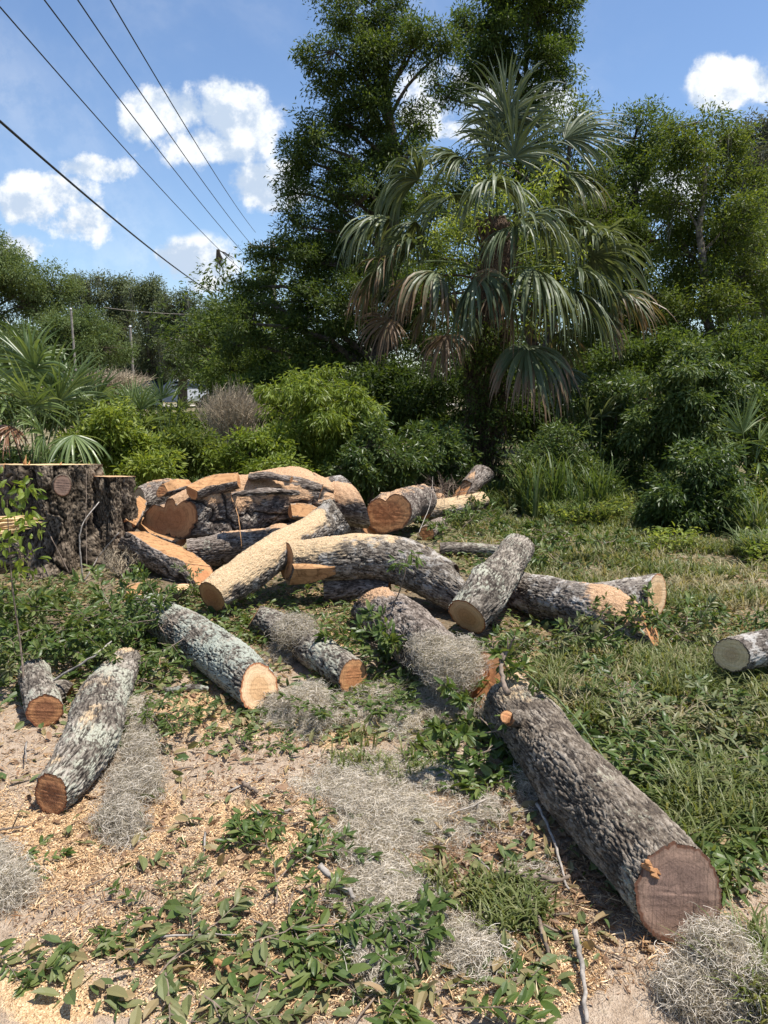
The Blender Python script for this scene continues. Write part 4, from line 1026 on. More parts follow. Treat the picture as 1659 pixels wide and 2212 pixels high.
PY = 11.0
rng = np.random.RandomState(77)
pc = P(1078, 500, PY)
pe = empty('palm_tree', (pc[0], PY, 0), 'large cabbage palm in the middle with drooping green and browning fan fronds', 'palm')
a = Acc()
g_ = log_geo(np.array([(P(1046, 600, PY)[0], PY, -0.1, .20), (P(1046, 600, PY)[0], PY, 1.2, .19), (P(1056, 600, PY)[0], PY, 2.4, .20), (pc[0], PY, pc[2] - .1, .17), (pc[0], PY, pc[2] + .2, .08)]), seed=60, seg=90, res=.02, amp=2)
a.add(g_['V'], g_['F'])
for k in range(150):      # old leaf bases
    z_ = rng.uniform(0.1, pc[2] - .1); an = rng.uniform(0, 6.28); xx = np.interp(z_, [0, pc[2]], [P(1046, 600, PY)[0], pc[0]])
    b0 = np.array([xx + .15 * math.cos(an), PY + .15 * math.sin(an), z_]); ln = rng.uniform(.18, .5)
    b1 = b0 + np.array([math.cos(an) * ln * .45, math.sin(an) * ln * .45, ln])
    a.tube(np.array([b0, (b0 + b1) / 2 + [0, 0, -.02], b1]), [.04, .028, .016], 5)
for k in range(60):       # vines climbing on it
    x0 = rng.uniform(-.3, .3); pts_ = [np.array([P(1050, 900, PY)[0] + x0 + rng.normal(0, .05), PY - .2 + rng.normal(0, .1), h_]) for h_ in np.linspace(0.02, rng.uniform(1.5, 2.6), 7)]
    a.tube(np.array(pts_), .006, 4, cap=False)
a.build('trunk', M['boot'], pe)
FR = [  # hub px, py, depth offset, out dir (x, y, z), L, droop, dead, tipdead
    (1097, 255, -.1, (.05, -.1, 1), .80, .9, 0, 0), (1085, 300, .1, (-.1, .1, 1), .85, .8, 0, 0), (1110, 340, -.2, (.15, -.2, 1), .80, 1.0, 0, 0), (1060, 350, .2, (-.3, .2, 1), .75, 1.2, 0, 0),
    (1220, 300, 0, (.85, -.15, .55), .80, 1.3, 0, .2), (1001, 345, .1, (-.75, -.2, .45), .75, 1.7, 0, .1), (1200, 372, .2, (.9, .1, .15), .85, 1.9, .1, .4),
    (905, 388, -.3, (-.85, -.4, .25), .90, 2.0, 0, .15), (1069, 400, -1.0, (-.05, -.95, .3), .95, 2.4, 0, 0), (1110, 494, -1.2, (.05, -.95, .15), .95, 2.6, 0, .1),
    (1163, 497, -.7, (.8, -.6, .1), .80, 2.2, 0, .1), (1259, 497, 0, (.95, -.2, .15), .80, 2.0, 0, .1), (1279, 552, -.2, (.95, -.3, .05), .90, 1.9, 0, .2),
    (1246, 584, -.5, (.85, -.5, -.1), .80, 1.8, 0, .1), (1154, 582, -1.0, (.35, -.8, -.2), 1.0, 2.6, 0, .1), (1229, 622, -.7, (.6, -.6, -.3), .85, 2.0, 0, .2),
    (1312, 640, -.3, (.95, -.3, .0), .80, 2.1, .28, .5), (944, 588, -.8, (-.65, -.7, .1), .90, 2.6, .25, .6), (848, 582, -.3, (-.85, -.4, -.1), .95, 2.4, .1, .9),
    (848, 478, .1, (-.95, .0, .1), .90, 2.2, 0, .15), (896, 534, -.2, (-.85, -.3, -.1), .85, 2.3, 0, .1), (1027, 598, -1.1, (-.15, -.75, -.4), .90, 2.4, 0, .1),
    (1139, 748, -.8, (.15, -.6, -.6), .95, 2.0, .05, 1.0), (1213, 796, -.5, (.4, -.4, -.8), .85, 1.8, .1, .3), (1097, 605, -1.0, (0, -.6, -.7), .80, 2.0, .5, .4),
    (840, 690, -.1, (-.5, -.3, -.8), .60, 1.6, .7, .2), (962, 725, -.5, (-.2, -.5, -.8), .55, 1.6, .8, .2), (1300, 680, -.1, (.6, 0, -.7), .60, 1.6, .3, .5),
    (1160, 420, .5, (.5, .8, .3), .90, 1.8, 0, .1), (980, 420, .7, (-.5, .8, .3), .90, 1.8, 0, .1), (1060, 470, .9, (0, .95, .2), .90, 1.9, 0, .1), (1230, 470, .6, (.8, .6, .1), .90, 2, 0, .1),
    (900, 480, .6, (-.8, .6, .1), .90, 2, 0, .1), (1180, 640, .6, (.5, .8, -.3), .90, 2, .3, .4), (960, 640, .6, (-.5, .8, -.3), .90, 2, .3, .4),
    (1010, 690, -.5, (-.3, -.5, -.8), .60, 1.6, .2, .3), (1205, 720, 0, (.5, 0, -.8), .65, 1.6, .3, .4), (900, 610, .2, (-.7, .2, -.6), .8, 1.8, .7, .3)]
for (hx, hy, dy_, out, L_, dr, de, td) in FR:
    hub = P(hx, hy, PY + dy_)
    cz = min(pc[2] + .15, max(pc[2] - .9, hub[2] - .1))
    frond(pe, rng, (pc[0] + rng.normal(0, .03), PY + rng.normal(0, .03), cz), hub, out, 'palm', L_ * rng.uniform(1.0, 1.22), dr * rng.uniform(.75, 1.15), de, td, rise=.12, nseg=46, width=.037)
# green vine leaves growing over the palm head
a = Acc(); cents = np.array([P(x, y, PY - .5 + rng.normal(0, .2)) for x, y in zip(np.concatenate([rng.normal(990, 40, 40), rng.normal(1130, 50, 50), rng.normal(1210, 50, 40)]), np.concatenate([rng.normal(500, 45, 40), rng.normal(410, 30, 50), rng.normal(600, 60, 40)]))])
clump_leaves(a, rng, cents, rdir(rng, len(cents)), 20, .09, .07)
tag(a.build('climbing_vine', M['leaf_bright'], None, loc=cents.mean(0)), 'bright green vine leaves growing over the head of the palm', 'vine')
a = Acc(); q_ = []
cents = np.array([P(rng.normal(1050, 45), rng.uniform(700, 1010), PY - .35 + rng.normal(0, .12)) for _ in range(230)])
clump_leaves(a, rng, cents, rdir(rng, len(cents)), 22, .09, .065)
tag(a.build('climbing_vine', M['leaf_dark'], None, loc=cents.mean(0)), 'dark ivy-like vine covering the lower trunk of the palm', 'vine')

def fan_palm(label, base, fronds, Y, mat='palmetto', seed=0, L=.55, droop=.5, group=None, name='palmetto', **k):
    rng = np.random.RandomState(seed)
    b = P(base[0], base[1], Y); b[2] = max(0.0, min(b[2], .3)); e = empty(name, (b[0], Y, 0), label, 'palmetto', group)
    for (hx, hy, dy_, out, *rest) in fronds:
        l_ = rest[0] if rest else L; de = rest[1] if len(rest) > 1 else 0; dr = rest[2] if len(rest) > 2 else droop
        frond(e, rng, (b[0] + rng.normal(0, .03), Y + rng.normal(0, .03), max(.02, b[2])), P(hx, hy, Y + dy_), out, mat, l_, dr, de, .15 + de * .3, rise=.05, r=.008, nseg=26, width=.046, spread=k.get('spread', 100), cup=.15)
    return e
fan_palm('big young fan palm at the left edge with bent-over blades', (70, 1000), [(75, 800, 0, (-.1, -.3, .9), .66, 0, 1.3), (70, 880, -.2, (.1, -.6, .8), .62), (128, 868, -.1, (.3, -.4, .9), .55), (160, 940, -.5, (.35, -.8, -.35), .52, 0, 1.2),
         (12, 870, -.1, (-.5, -.5, .6), .62, 0, 1.0), (110, 830, .2, (.4, .2, .9), .6), (150, 840, .2, (.3, .3, .9), .55), (20, 920, -.3, (-.4, -.6, -.2), .45, 1.0, .8), (40, 840, .2, (-.3, .3, .9), .65), (-40, 880, 0, (-.6, -.2, .7), .6), (95, 940, -.4, (0, -.8, .3), .45, .0, 1.2), (60, 780, .3, (0, .2, .9), .5, 0, .5)], 7.9, seed=1)
fan_palm('upright small palmetto in the middle of the left thicket', (285, 960), [(282, 885, 0, (-.1, -.2, 1), .36), (262, 880, 0, (-.5, -.2, .8), .32), (305, 885, 0, (.5, -.1, .8), .34), (310, 915, -.1, (.7, -.4, .3), .34), (290, 870, .1, (.1, .2, 1), .32)], 9.2, seed=2, droop=.25, spread=60)
fan_palm('small palmetto near the silver car, right of the thicket middle', (355, 930), [(350, 862, 0, (-.1, -.1, 1), .38), (335, 868, 0, (-.6, -.1, .8), .36), (372, 866, 0, (.6, 0, .8), .36), (390, 880, 0, (.8, -.1, .5), .32)], 11.5, seed=3, droop=.3, spread=70)
fan_palm('palmetto at the right edge above the fallen log', (1620, 1010), [(1605, 935, 0, (-.1, -.2, 1), .50, 0, .2), (1640, 950, 0, (.5, -.3, .7), .5), (1660, 930, .1, (.4, 0, 1), .5), (1640, 1000, -.2, (.6, -.6, -.1), .5, 0, 1.2), (1600, 960, -.2, (-.4, -.6, .3), .35)], 8.8, seed=4, droop=.5, spread=70)
fan_palm('dark palmetto in the thicket right of the palm trunk', (1290, 1010), [(1270, 905, 0, (-.2, -.3, .9), .40), (1300, 900, 0, (.3, -.3, .8), .42), (1250, 950, -.1, (-.6, -.5, .2), .36, 0, 1.2), (1320, 950, -.1, (.6, -.4, .3), .36)], 9.9, mat='palm', seed=5, droop=.6, spread=80)
fan_palm('small palmetto half hidden at the far left behind the big young one', (190, 960), [(180, 850, 0, (-.1, 0, 1), .5), (210, 860, 0, (.4, 0, .9), .5), (160, 860, 0, (-.5, 0, .8), .5), (225, 890, 0, (.7, -.3, .4), .45)], 9.6, seed=6, droop=.4, spread=70)

# ------------------------------------------------------------------ cut leafy branches lying on the ground
def branch_proto(seed, L=.55, shoots=3, leaf=.085, mat='leaf_branch', up=.15):
    rng = np.random.RandomState(seed)
    st_ = Acc(); lv = Acc()
    def shoot(p0, d0, ln, r0, lf):
        m_ = 8; pts_ = [np.array(p0)]; d = nrm(np.array(d0, float))
        for q in range(m_ - 1):
            d = nrm(d + rng.normal(0, .13, 3) * [1, 1, .5] - [0, 0, .03]); pts_.append(pts_[-1] + d * ln / (m_ - 1))
        pts_ = np.array(pts_); st_.tube(pts_, r0 * .6 * np.linspace(1, .35, m_), 5)
        n = int(ln / .016)
        u = np.concatenate([rng.uniform(.25, 1, n), np.full(7, .985)])
        pos = np.stack([np.interp(u, np.linspace(0, 1, m_), pts_[:, k]) for k in range(3)], -1)
        an = np.arange(len(u)) * 2.4 + rng.uniform(0, .6, len(u))
        s1 = nrm(np.cross(d, [0, 0, 1.0])); s2 = np.cross(s1, d)
        rad_ = np.cos(an)[:, None] * s1 + np.sin(an)[:, None] * s2
        ax = d[None] * rng.uniform(.4, .9, (len(u), 1)) + rad_ * .9 - np.array([0, 0, .1])
        nm = np.array([0, 0, .8]) + rng.normal(0, .45, (len(u), 3)) + d * .2
        scatter(lv, LEAF11, pos, ax, nm, lf * rng.uniform(.6, 1.2, len(u)), rng.uniform(.85, 1.25, len(u)), rng.rand(len(u)))
        return pts_
    main = shoot((0, 0, 0), (1, 0, up), L, .006, leaf)
    for q in range(shoots):
        k = rng.randint(1, 6); an = rng.choice([-1, 1]) * rng.uniform(.4, 1.0)
        shoot(main[k], (math.cos(an), math.sin(an), rng.uniform(-.05, .35)), L * rng.uniform(.35, .65), .004, leaf * .92)
    return lv, st_

protos = {}
def get_protos(kind, n, **k):
    out = []
    for q in range(n):
        lv, st_ = branch_proto(hash_seed(kind) + q, **k)
        o = lv.build('leafy_branch', M[k.get('mat', 'leaf_branch')]); t_ = st_.build('twig', M['twig'], o)
        out.append([o, t_, False])
    return out
def hash_seed(s): return sum(ord(c) * (i + 3) for i, c in enumerate(s)) % 9000
def place_branch(pr, loc, rot, sc, label, group, flat=1.0):
    if pr[2]:
        o = pr[0].copy(); COL.objects.link(o); c = pr[1].copy(); COL.objects.link(c); c.parent = o
    else: o = pr[0]; pr[2] = True
    o.location = loc; o.rotation_euler = rot; o.scale = (sc, sc, sc * flat)
    return tag(o, label, 'leafy branch', group)

BR = get_protos('oakspray', 7, L=.50, shoots=3, leaf=.078)
BRW = get_protos('wilted', 4, L=.40, shoots=2, leaf=.075, mat='leaf_wilt', up=.02)
BR = BR + BRW[:2]
BRL = get_protos('laurel', 3, L=.36, shoots=2, leaf=.085, up=.5)

def strew(cx_, cy_, rx, ry, n, prs, label, group, zmax=.05, tilt=.25, sc=(.8, 1.2), seed=0, zmin=.03):
    rng = np.random.RandomState(seed + 500); made = []
    for q in range(n):
        r = math.sqrt(rng.rand()); an = rng.uniform(0, 6.28)
        px_, py_ = cx_ + rx * r * math.cos(an), cy_ + ry * r * math.sin(an)
        g = G(px_, py_, 0.0); z = float(gz(g[0], g[1])) + rng.uniform(zmin, zmax)
        made.append(place_branch(prs[rng.randint(len(prs))], (g[0], g[1], z), (rng.normal(0, tilt), rng.normal(-.05, tilt), rng.uniform(0, 6.28)), rng.uniform(*sc), label, group, .5 if tilt <= .2 else .85))
    if n <= 12:                                # in order across the clearing
        made.sort(key=lambda o: o.location.x)
        W_ = ['second', 'third', 'fourth', 'fifth', 'sixth']
        for q, o in enumerate(made):
            w_ = ('leftmost' if q == 0 else 'rightmost' if q == n - 1 else W_[q - 1] + ' from left' if q - 1 < len(W_) and q <= n / 2 else W_[n - 2 - q] + ' from right')
            o['label'] = ' '.join((label + ', ' + w_).split())


strew(0, 1430, 60, 70, 9, BR, 'leafy branch heaped behind the thin young sapling', 'branches heaped behind the sapling', .18, .28, (.8, 1.1), 1)
strew(110, 1410, 70, 60, 11, BR, 'leafy branch heaped above the short knotty log', 'branches heaped above the knotty log', .18, .28, (.8, 1.15), 101)
strew(215, 1385, 60, 50, 10, BR, 'leafy branch heaped above the crooked left log', 'branches heaped above the crooked log', .18, .28, (.8, 1.15), 102)
strew(290, 1450, 45, 60, 8, BR, 'leafy branch heaped between the crooked log and the lichen log', 'branches heaped between two logs', .16, .28, (.7, 1.0), 103)
strew(50, 1350, 110, 50, 9, BR, 'cut leafy branch at the upper left of the heap before the stump', 'branches at the stump foot', .16, .4, (.8, 1.1), 2)
strew(385, 1420, 50, 50, 6, BR, 'cut leafy branch draped around the lichen-crusted log', 'branches round the lichen log', .26, .4, (.6, .8), 3, .1)
strew(340, 1530, 90, 40, 6, BR, 'cut leafy branch below the crooked left log', 'branches below the crooked log', .06, .2, (.55, .8), 4)
strew(480, 1310, 70, 24, 6, BR, 'cut leafy branch under the slanting sawdust log', 'branches under the slanting log', .25, .4, (.5, .8), 5)
strew(445, 1300, 28, 16, 5, BR, 'leafy branch covering the buried lower end of the slanting sawdust log', 'branches on the slanting log foot', .16, .4, (.45, .6), 31, .06)
strew(850, 1430, 50, 50, 8, BRL, 'upright leafy spray between the slim log and the mossy log', 'sprays between the middle logs', .18, .5, (.8, 1.0), 6)
strew(820, 1510, 150, 40, 7, BR, 'leafy sprig strewn on the ground below the middle logs', 'sprigs below the middle logs', .05, .2, (.5, .7), 7)
strew(1040, 1600, 90, 60, 12, BRL, 'dark leafy shoot growing against the near thick log', 'shoots against the near log', .12, .35, (.8, 1.05), 8)
strew(1200, 1205, 120, 45, 12, BR, 'cut leafy branch behind the forked log', 'branches behind the forked log', .18, .3, (.8, 1.1), 9)
strew(1250, 1410, 130, 30, 12, BR, 'cut leafy branch in front of the forked log', 'branches before the forked log', .14, .35, (.6, .9), 10)
strew(1495, 1385, 70, 34, 10, BR, 'cut leafy branch between the forked log and the right edge log', 'branches at the right edge log', .16, .4, (.6, .95), 11)
strew(1560, 1540, 110, 70, 10, BRW, 'wilted leafy branch in the grass below the right edge log', 'wilted branches below the right edge log', .05, .2, (.7, 1.0), 12)
strew(1570, 1730, 90, 90, 9, BR, 'leafy branch at the right edge level with the near log end', 'branches at the right edge', .05, .2, (.7, 1.0), 13)
strew(1390, 1560, 60, 40, 6, BR, 'cut leafy branch strewn on the grass behind the near thick log', 'green branches behind the near log', .05, .2, (.7, 1.0), 71)
strew(1500, 1700, 90, 70, 8, BR, 'cut leafy branch strewn in the grass beside the near log end', 'green branches beside the near log end', .05, .2, (.6, .9), 72)
strew(640, 1600, 90, 36, 5, BR, 'leafy sprig on the sawdust below the fluffy moss heap', 'sprigs below the moss heap', .03, .15, (.45, .6), 73, .01)
strew(420, 1590, 60, 30, 3, BR, 'leafy sprig on the sawdust below the lichen log', 'sprigs below the lichen log', .03, .15, (.5, .6), 74, .01)
strew(1330, 1560, 80, 60, 8, BRW, 'wilting branch in the grass behind the near thick log', 'wilted branches behind the near log', .05, .2, (.6, .9), 25)
strew(1430, 1640, 110, 60, 9, BRW, 'wilting sprig just right of the near thick log', 'wilted sprigs by the near log', .05, .2, (.6, .9), 24)
strew(560, 1935, 110, 40, 3, BR, 'fresh green spray lying on sawdust in the centre foreground', 'sprays on the foreground sawdust', .03, .10, (.62, .75), 14, .015)
strew(600, 2060, 90, 60, 5, BR, 'leafy spray in the foreground heap below the centre', 'sprays in the foreground heap', .04, .12, (.7, .85), 15, .015)
strew(655, 1800, 30, 40, 2, BRL, 'big-leaved spray beside the large moss mat', 'sprays beside the moss mat', .03, .12, (.6, .75), 16, .01)
strew(360, 1950, 90, 40, 2, BR, 'fresh spray lying left of centre in the foreground', 'sprays left in the foreground', .03, .12, (.5, .6), 17, .015)
strew(930, 2150, 130, 40, 4, BRL, 'leafy spray at the bottom edge below the moss mat', 'sprays at the bottom edge', .04, .15, (.7, .8), 18, .0)
strew(430, 2150, 180, 50, 4, BRW, 'wilted spray low at the bottom left', 'wilted sprays at the bottom left', .04, .12, (.7, .8), 19)
strew(-20, 1950, 30, 100, 2, BR, 'spray cut off by the left edge in the foreground', 'sprays at the left edge', .04, .15, (.6, .7), 20)
strew(700, 1150, 500, 20, 10, BR, 'leafy branch strewn among the logs at the back', 'branches among the back logs', .2, .3, (.7, 1.0), 21)
strew(1010, 1140, 110, 30, 10, BR, 'leafy branch in front of the yellow-dusted log at the back', 'branches before the yellow-dusted log', .12, .3, (.7, 1.0), 22)

# ------------------------------------------------------------------ leaf litter, chips, grass (uncountable)
def dens_points(rng, n, specs):
    """specs: (cx,cy,rx,ry,weight) ellipses of the frame laid onto the ground"""
    w_ = np.array([s[4] for s in specs], float); w_ /= w_.sum(); k = rng.choice(len(specs), n, p=w_); S = np.array(specs)
    r = np.sqrt(rng.rand(n)) ** .9 * 1.0; an = rng.uniform(0, 2 * np.pi, n)
    px_ = S[k, 0] + S[k, 2] * r * np.cos(an); py_ = S[k, 1] + S[k, 3] * r * np.sin(an)
    py_ = np.maximum(py_, 1010 + 30)
    g = G(px_, py_, np.zeros(n)); g[:, 2] = gz(g[:, 0], g[:, 1])
    return g

rng = np.random.RandomState(300)
ALL = (830, 1700, 1100, 620, 1)
def litter(name, label, mat, n, size, specs, tmpl=LEAF6, lift=.012, seed=0, wid=(.7, 1.3), flat=.45):
    rng = np.random.RandomState(seed); g = dens_points(rng, n, specs)
    g[:, 2] += rng.uniform(.002, lift, n)
    ax = rdir(rng, n) * [1, 1, .25]; nm = np.array([0, 0, 1.0]) + rng.normal(0, flat, (n, 3))
    a = Acc(); scatter(a, tmpl, g, ax, nm, size * rng.uniform(.5, 1.3, n), rng.uniform(wid[0], wid[1], n), rng.rand(n))
    return tag(a.build(name, M[mat]), label, name.replace('_', ' '), None, 'stuff')
litter('leaf_litter', 'olive and green fallen leaves scattered over the clearing', 'litter', 6000, .062, [(830, 1600, 900, 350, 1.6), (500, 2100, 480, 100, .6), (1000, 2080, 300, 90, .25), (1150, 1900, 250, 160, .5), (1480, 1600, 300, 300, 4), (850, 1530, 400, 80, 2), (1400, 1420, 350, 100, 3)], seed=1, lift=.03)
litter('green_leaves', 'green leaves torn from the cut branches', 'leaf_branch', 5000, .062, [(150, 1420, 240, 130, 5), (1250, 1400, 300, 90, 3), (560, 2050, 260, 110, .35), (1040, 1640, 160, 90, 2), (1550, 1550, 200, 250, 2.5), (850, 1480, 200, 70, 1.5), (420, 1400, 150, 90, 1.5), (1150, 1200, 260, 60, 2)], seed=2, lift=.05)
litter('dry_leaves', 'dry brown leaves scattered in the clearing', 'drybrown', 1700, .042, [(830, 1700, 900, 480, 3), (1150, 1850, 200, 160, 1), (400, 1700, 300, 200, 1)], seed=3)
litter('sawdust_crumbs', 'fine pale sawdust crumbs around the pile and under the logs', 'chip', 9000, .014, [(560, 1210, 300, 40, 1), (620, 1330, 240, 60, 1), (1180, 1440, 80, 40, .4), (300, 1285, 50, 30, .4)], LEAF4, .02, 44, (.8, 2), .7)
litter('wood_chips', 'coarse pale wood chips thrown by the saw', 'chip', 60000, .0075, [(110, 1820, 260, 120, 2), (560, 1830, 300, 160, 2.5), (1130, 2080, 180, 130, 2), (450, 1540, 200, 80, 1), (480, 2080, 480, 130, 2), (830, 1700, 900, 480, 2)], LEAF4, .008, 4, (1, 2.5), .6)
litter('bark_crumbs', 'small dark crumbs of bark and twig in the sawdust', 'drybrown', 16000, .012, [(830, 1750, 1000, 480, 3), (600, 1800, 500, 250, 2)], LEAF4, .008, 5, (.6, 2.0), .7)

litter('ground_litter', 'small pale leaves and scraps on the ground behind the logs', 'litter', 15000, .05, [(1400, 1210, 420, 110, 3), (1100, 1160, 400, 50, 1), (620, 1320, 280, 80, 1.3), (300, 1420, 330, 150, 1), (60, 1290, 160, 50, .8), (150, 1270, 200, 40, .5), (1450, 1500, 300, 200, 2.2)], LEAF6, .04, 6, (.5, 1.2), .6)
litter('green_scraps', 'green leaves lying between and under the logs', 'leaf_branch', 6500, .065, [(620, 1330, 260, 70, 3), (880, 1450, 200, 80, 1.5), (1250, 1180, 300, 60, 2), (1480, 1560, 250, 220, 5), (1500, 1800, 160, 160, 2.5), (960, 1140, 150, 30, 1)], LEAF11, .06, 7, (.7, 1.3), .6)
litter('dry_straw', 'fine dry straw and bark fibres on the ground', 'chip', 22000, .045, [(830, 1700, 1000, 500, 3), (1400, 1300, 400, 160, 2), (620, 1340, 280, 80, 1)], LEAF4, .014, 8, (.12, .3), .8)
litter('dark_straw', 'fine dark twig bits on the ground', 'drybrown', 16000, .035, [(830, 1700, 1000, 500, 3), (1150, 1850, 240, 200, 1.3), (1400, 1300, 400, 160, 1)], LEAF4, .014, 9, (.14, .4), .8)
def grass_patch(name, label, n, h, specs, mat='grass', seed=0, lean=.7, width=.004, cat='grass', patchy=True):
    rng = np.random.RandomState(seed); g = dens_points(rng, int(n // 9 * 1.9), specs)
    g = g[fbm(np.stack([g[:, 0] * 2.3, g[:, 1] * 2.3, g[:, 0] * 0 + seed], -1), 3) + rng.normal(0, .08, len(g)) > (.47 if patchy else 0)][:n // 9]; n = len(g) * 9
    g = np.repeat(g, 9, 0); n = len(g); tuft = np.repeat(rng.uniform(.5, 1.4, n // 9), 9)
    g = g + rng.normal(0, .022, (n, 3)) * [1, 1, 0]; g[:, 2] = gz(g[:, 0], g[:, 1]) - .005
    hh = h * tuft * rng.uniform(.5, 1.3, n); m_ = 5
    an = rng.uniform(0, 6.28, n); ld = np.stack([np.cos(an), np.sin(an), an * 0], -1) * (rng.uniform(.15, 1.1, n) * lean)[:, None]
    sd_ = np.stack([-np.sin(an), np.cos(an), an * 0], -1)
    tt = np.linspace(0, 1, m_)
    Pp = g[:, None] + hh[:, None, None] * (ld[:, None] * (tt ** 1.7)[None, :, None] + np.array([0, 0, 1.0]) * (tt - .38 * tt ** 2.5)[None, :, None])
    wv = width * rng.uniform(.6, 1.5, n)[:, None, None] * np.array([.8, 1, .8, .5, .05])[None, :, None] * sd_[:, None]
    V = np.stack([Pp - wv, Pp + wv], 2); idx = np.arange(n * m_ * 2).reshape(n, m_, 2)
    F = np.stack([idx[:, :-1, 0], idx[:, 1:, 0], idx[:, 1:, 1], idx[:, :-1, 1]], -1).reshape(-1, 4)
    a = Acc(); a.add(V.reshape(-1, 3), F, rnd=np.repeat(np.clip(np.repeat(rng.rand(n // 9), 9) * .5 + rng.rand(n) * .5, 0, 1), m_ * 2))
    return tag(a.build(name, M[mat]), label, cat, None, 'stuff')
grass_patch('grass', 'bright grass growing right of the near thick log', 15000, .15, [(1480, 1520, 230, 110, 3), (1560, 1780, 140, 170, 2), (1330, 1470, 180, 60, 1.5), (1640, 2100, 80, 120, 1), (1600, 1650, 200, 200, 1.5), (1950, 1600, 300, 350, 3.5)], seed=1)
grass_patch('grass', 'grass and low weeds on the open ground behind the logs at the right', 24000, .11, [(1450, 1230, 330, 90, 4), (1150, 1120, 200, 50, 1.5), (1560, 1160, 180, 50, 2), (1350, 1150, 250, 40, 2)], seed=2, width=.005)
grass_patch('grass', 'sparse tufts of grass in the sawdust foreground', 3200, .09, [(1080, 1960, 90, 60, 2), (930, 1920, 40, 50, 1), (840, 1640, 120, 60, 1), (760, 1520, 160, 30, 1), (1380, 2080, 60, 50, .6)], seed=3)
grass_patch('weeds', 'thick weeds and grass between the logs and the thicket', 30000, .32, [(600, 1075, 900, 36, 4), (350, 1060, 300, 20, 2), (1350, 1080, 300, 40, 2)], 'reed', 4, .6, .007, 'weeds')
grass_patch('dry_grass', 'pale dry grass on the rough ground at the right', 13000, .12, [(1450, 1240, 330, 90, 3), (1450, 1500, 260, 120, 2), (1180, 1160, 200, 40, 1), (2000, 1500, 400, 300, 2.5)], 'straw', 12, .9, .004, 'grass')
grass_patch('weeds', 'taller weeds crowding in under the shrubs at the right', 8500, .28, [(1250, 1110, 120, 30, 3), (1640, 1190, 40, 30, .8), (1110, 1090, 80, 20, 1), (1400, 1130, 40, 16, .4)], 'reed', 13, .8, .007, 'weeds')
litter('broad_weeds', 'broad-leaved weeds and sprouts at the foot of the thicket', 'leaf_bright', 4200, .06, [(1250, 1110, 120, 34, 3), (1450, 1185, 60, 10, .35), (600, 1060, 400, 30, 1), (1640, 1200, 40, 40, .7)], LEAF6, .22, 10, (.6, 1.2), .8)
grass_patch('reeds', 'tall thin reeds left of the thicket bush', 2200, .75, [(1225, 1110, 100, 30, 3), (1180, 1080, 60, 20, 1)], 'reed', 5, .45, .009, 'reeds')
grass_patch('reeds', 'tall grass standing at the right edge by the round dark bush', 1600, .5, [(1640, 1150, 40, 30, 3)], 'reed', 6, .5, .008, 'reeds')
grass_patch('tall_grass', 'pale tall grass in the left thicket before the dead bush', 5200, .85, [(400, 1045, 130, 12, 3), (470, 1045, 60, 10, 1)], 'reed', 7, .5, .008, 'grass')

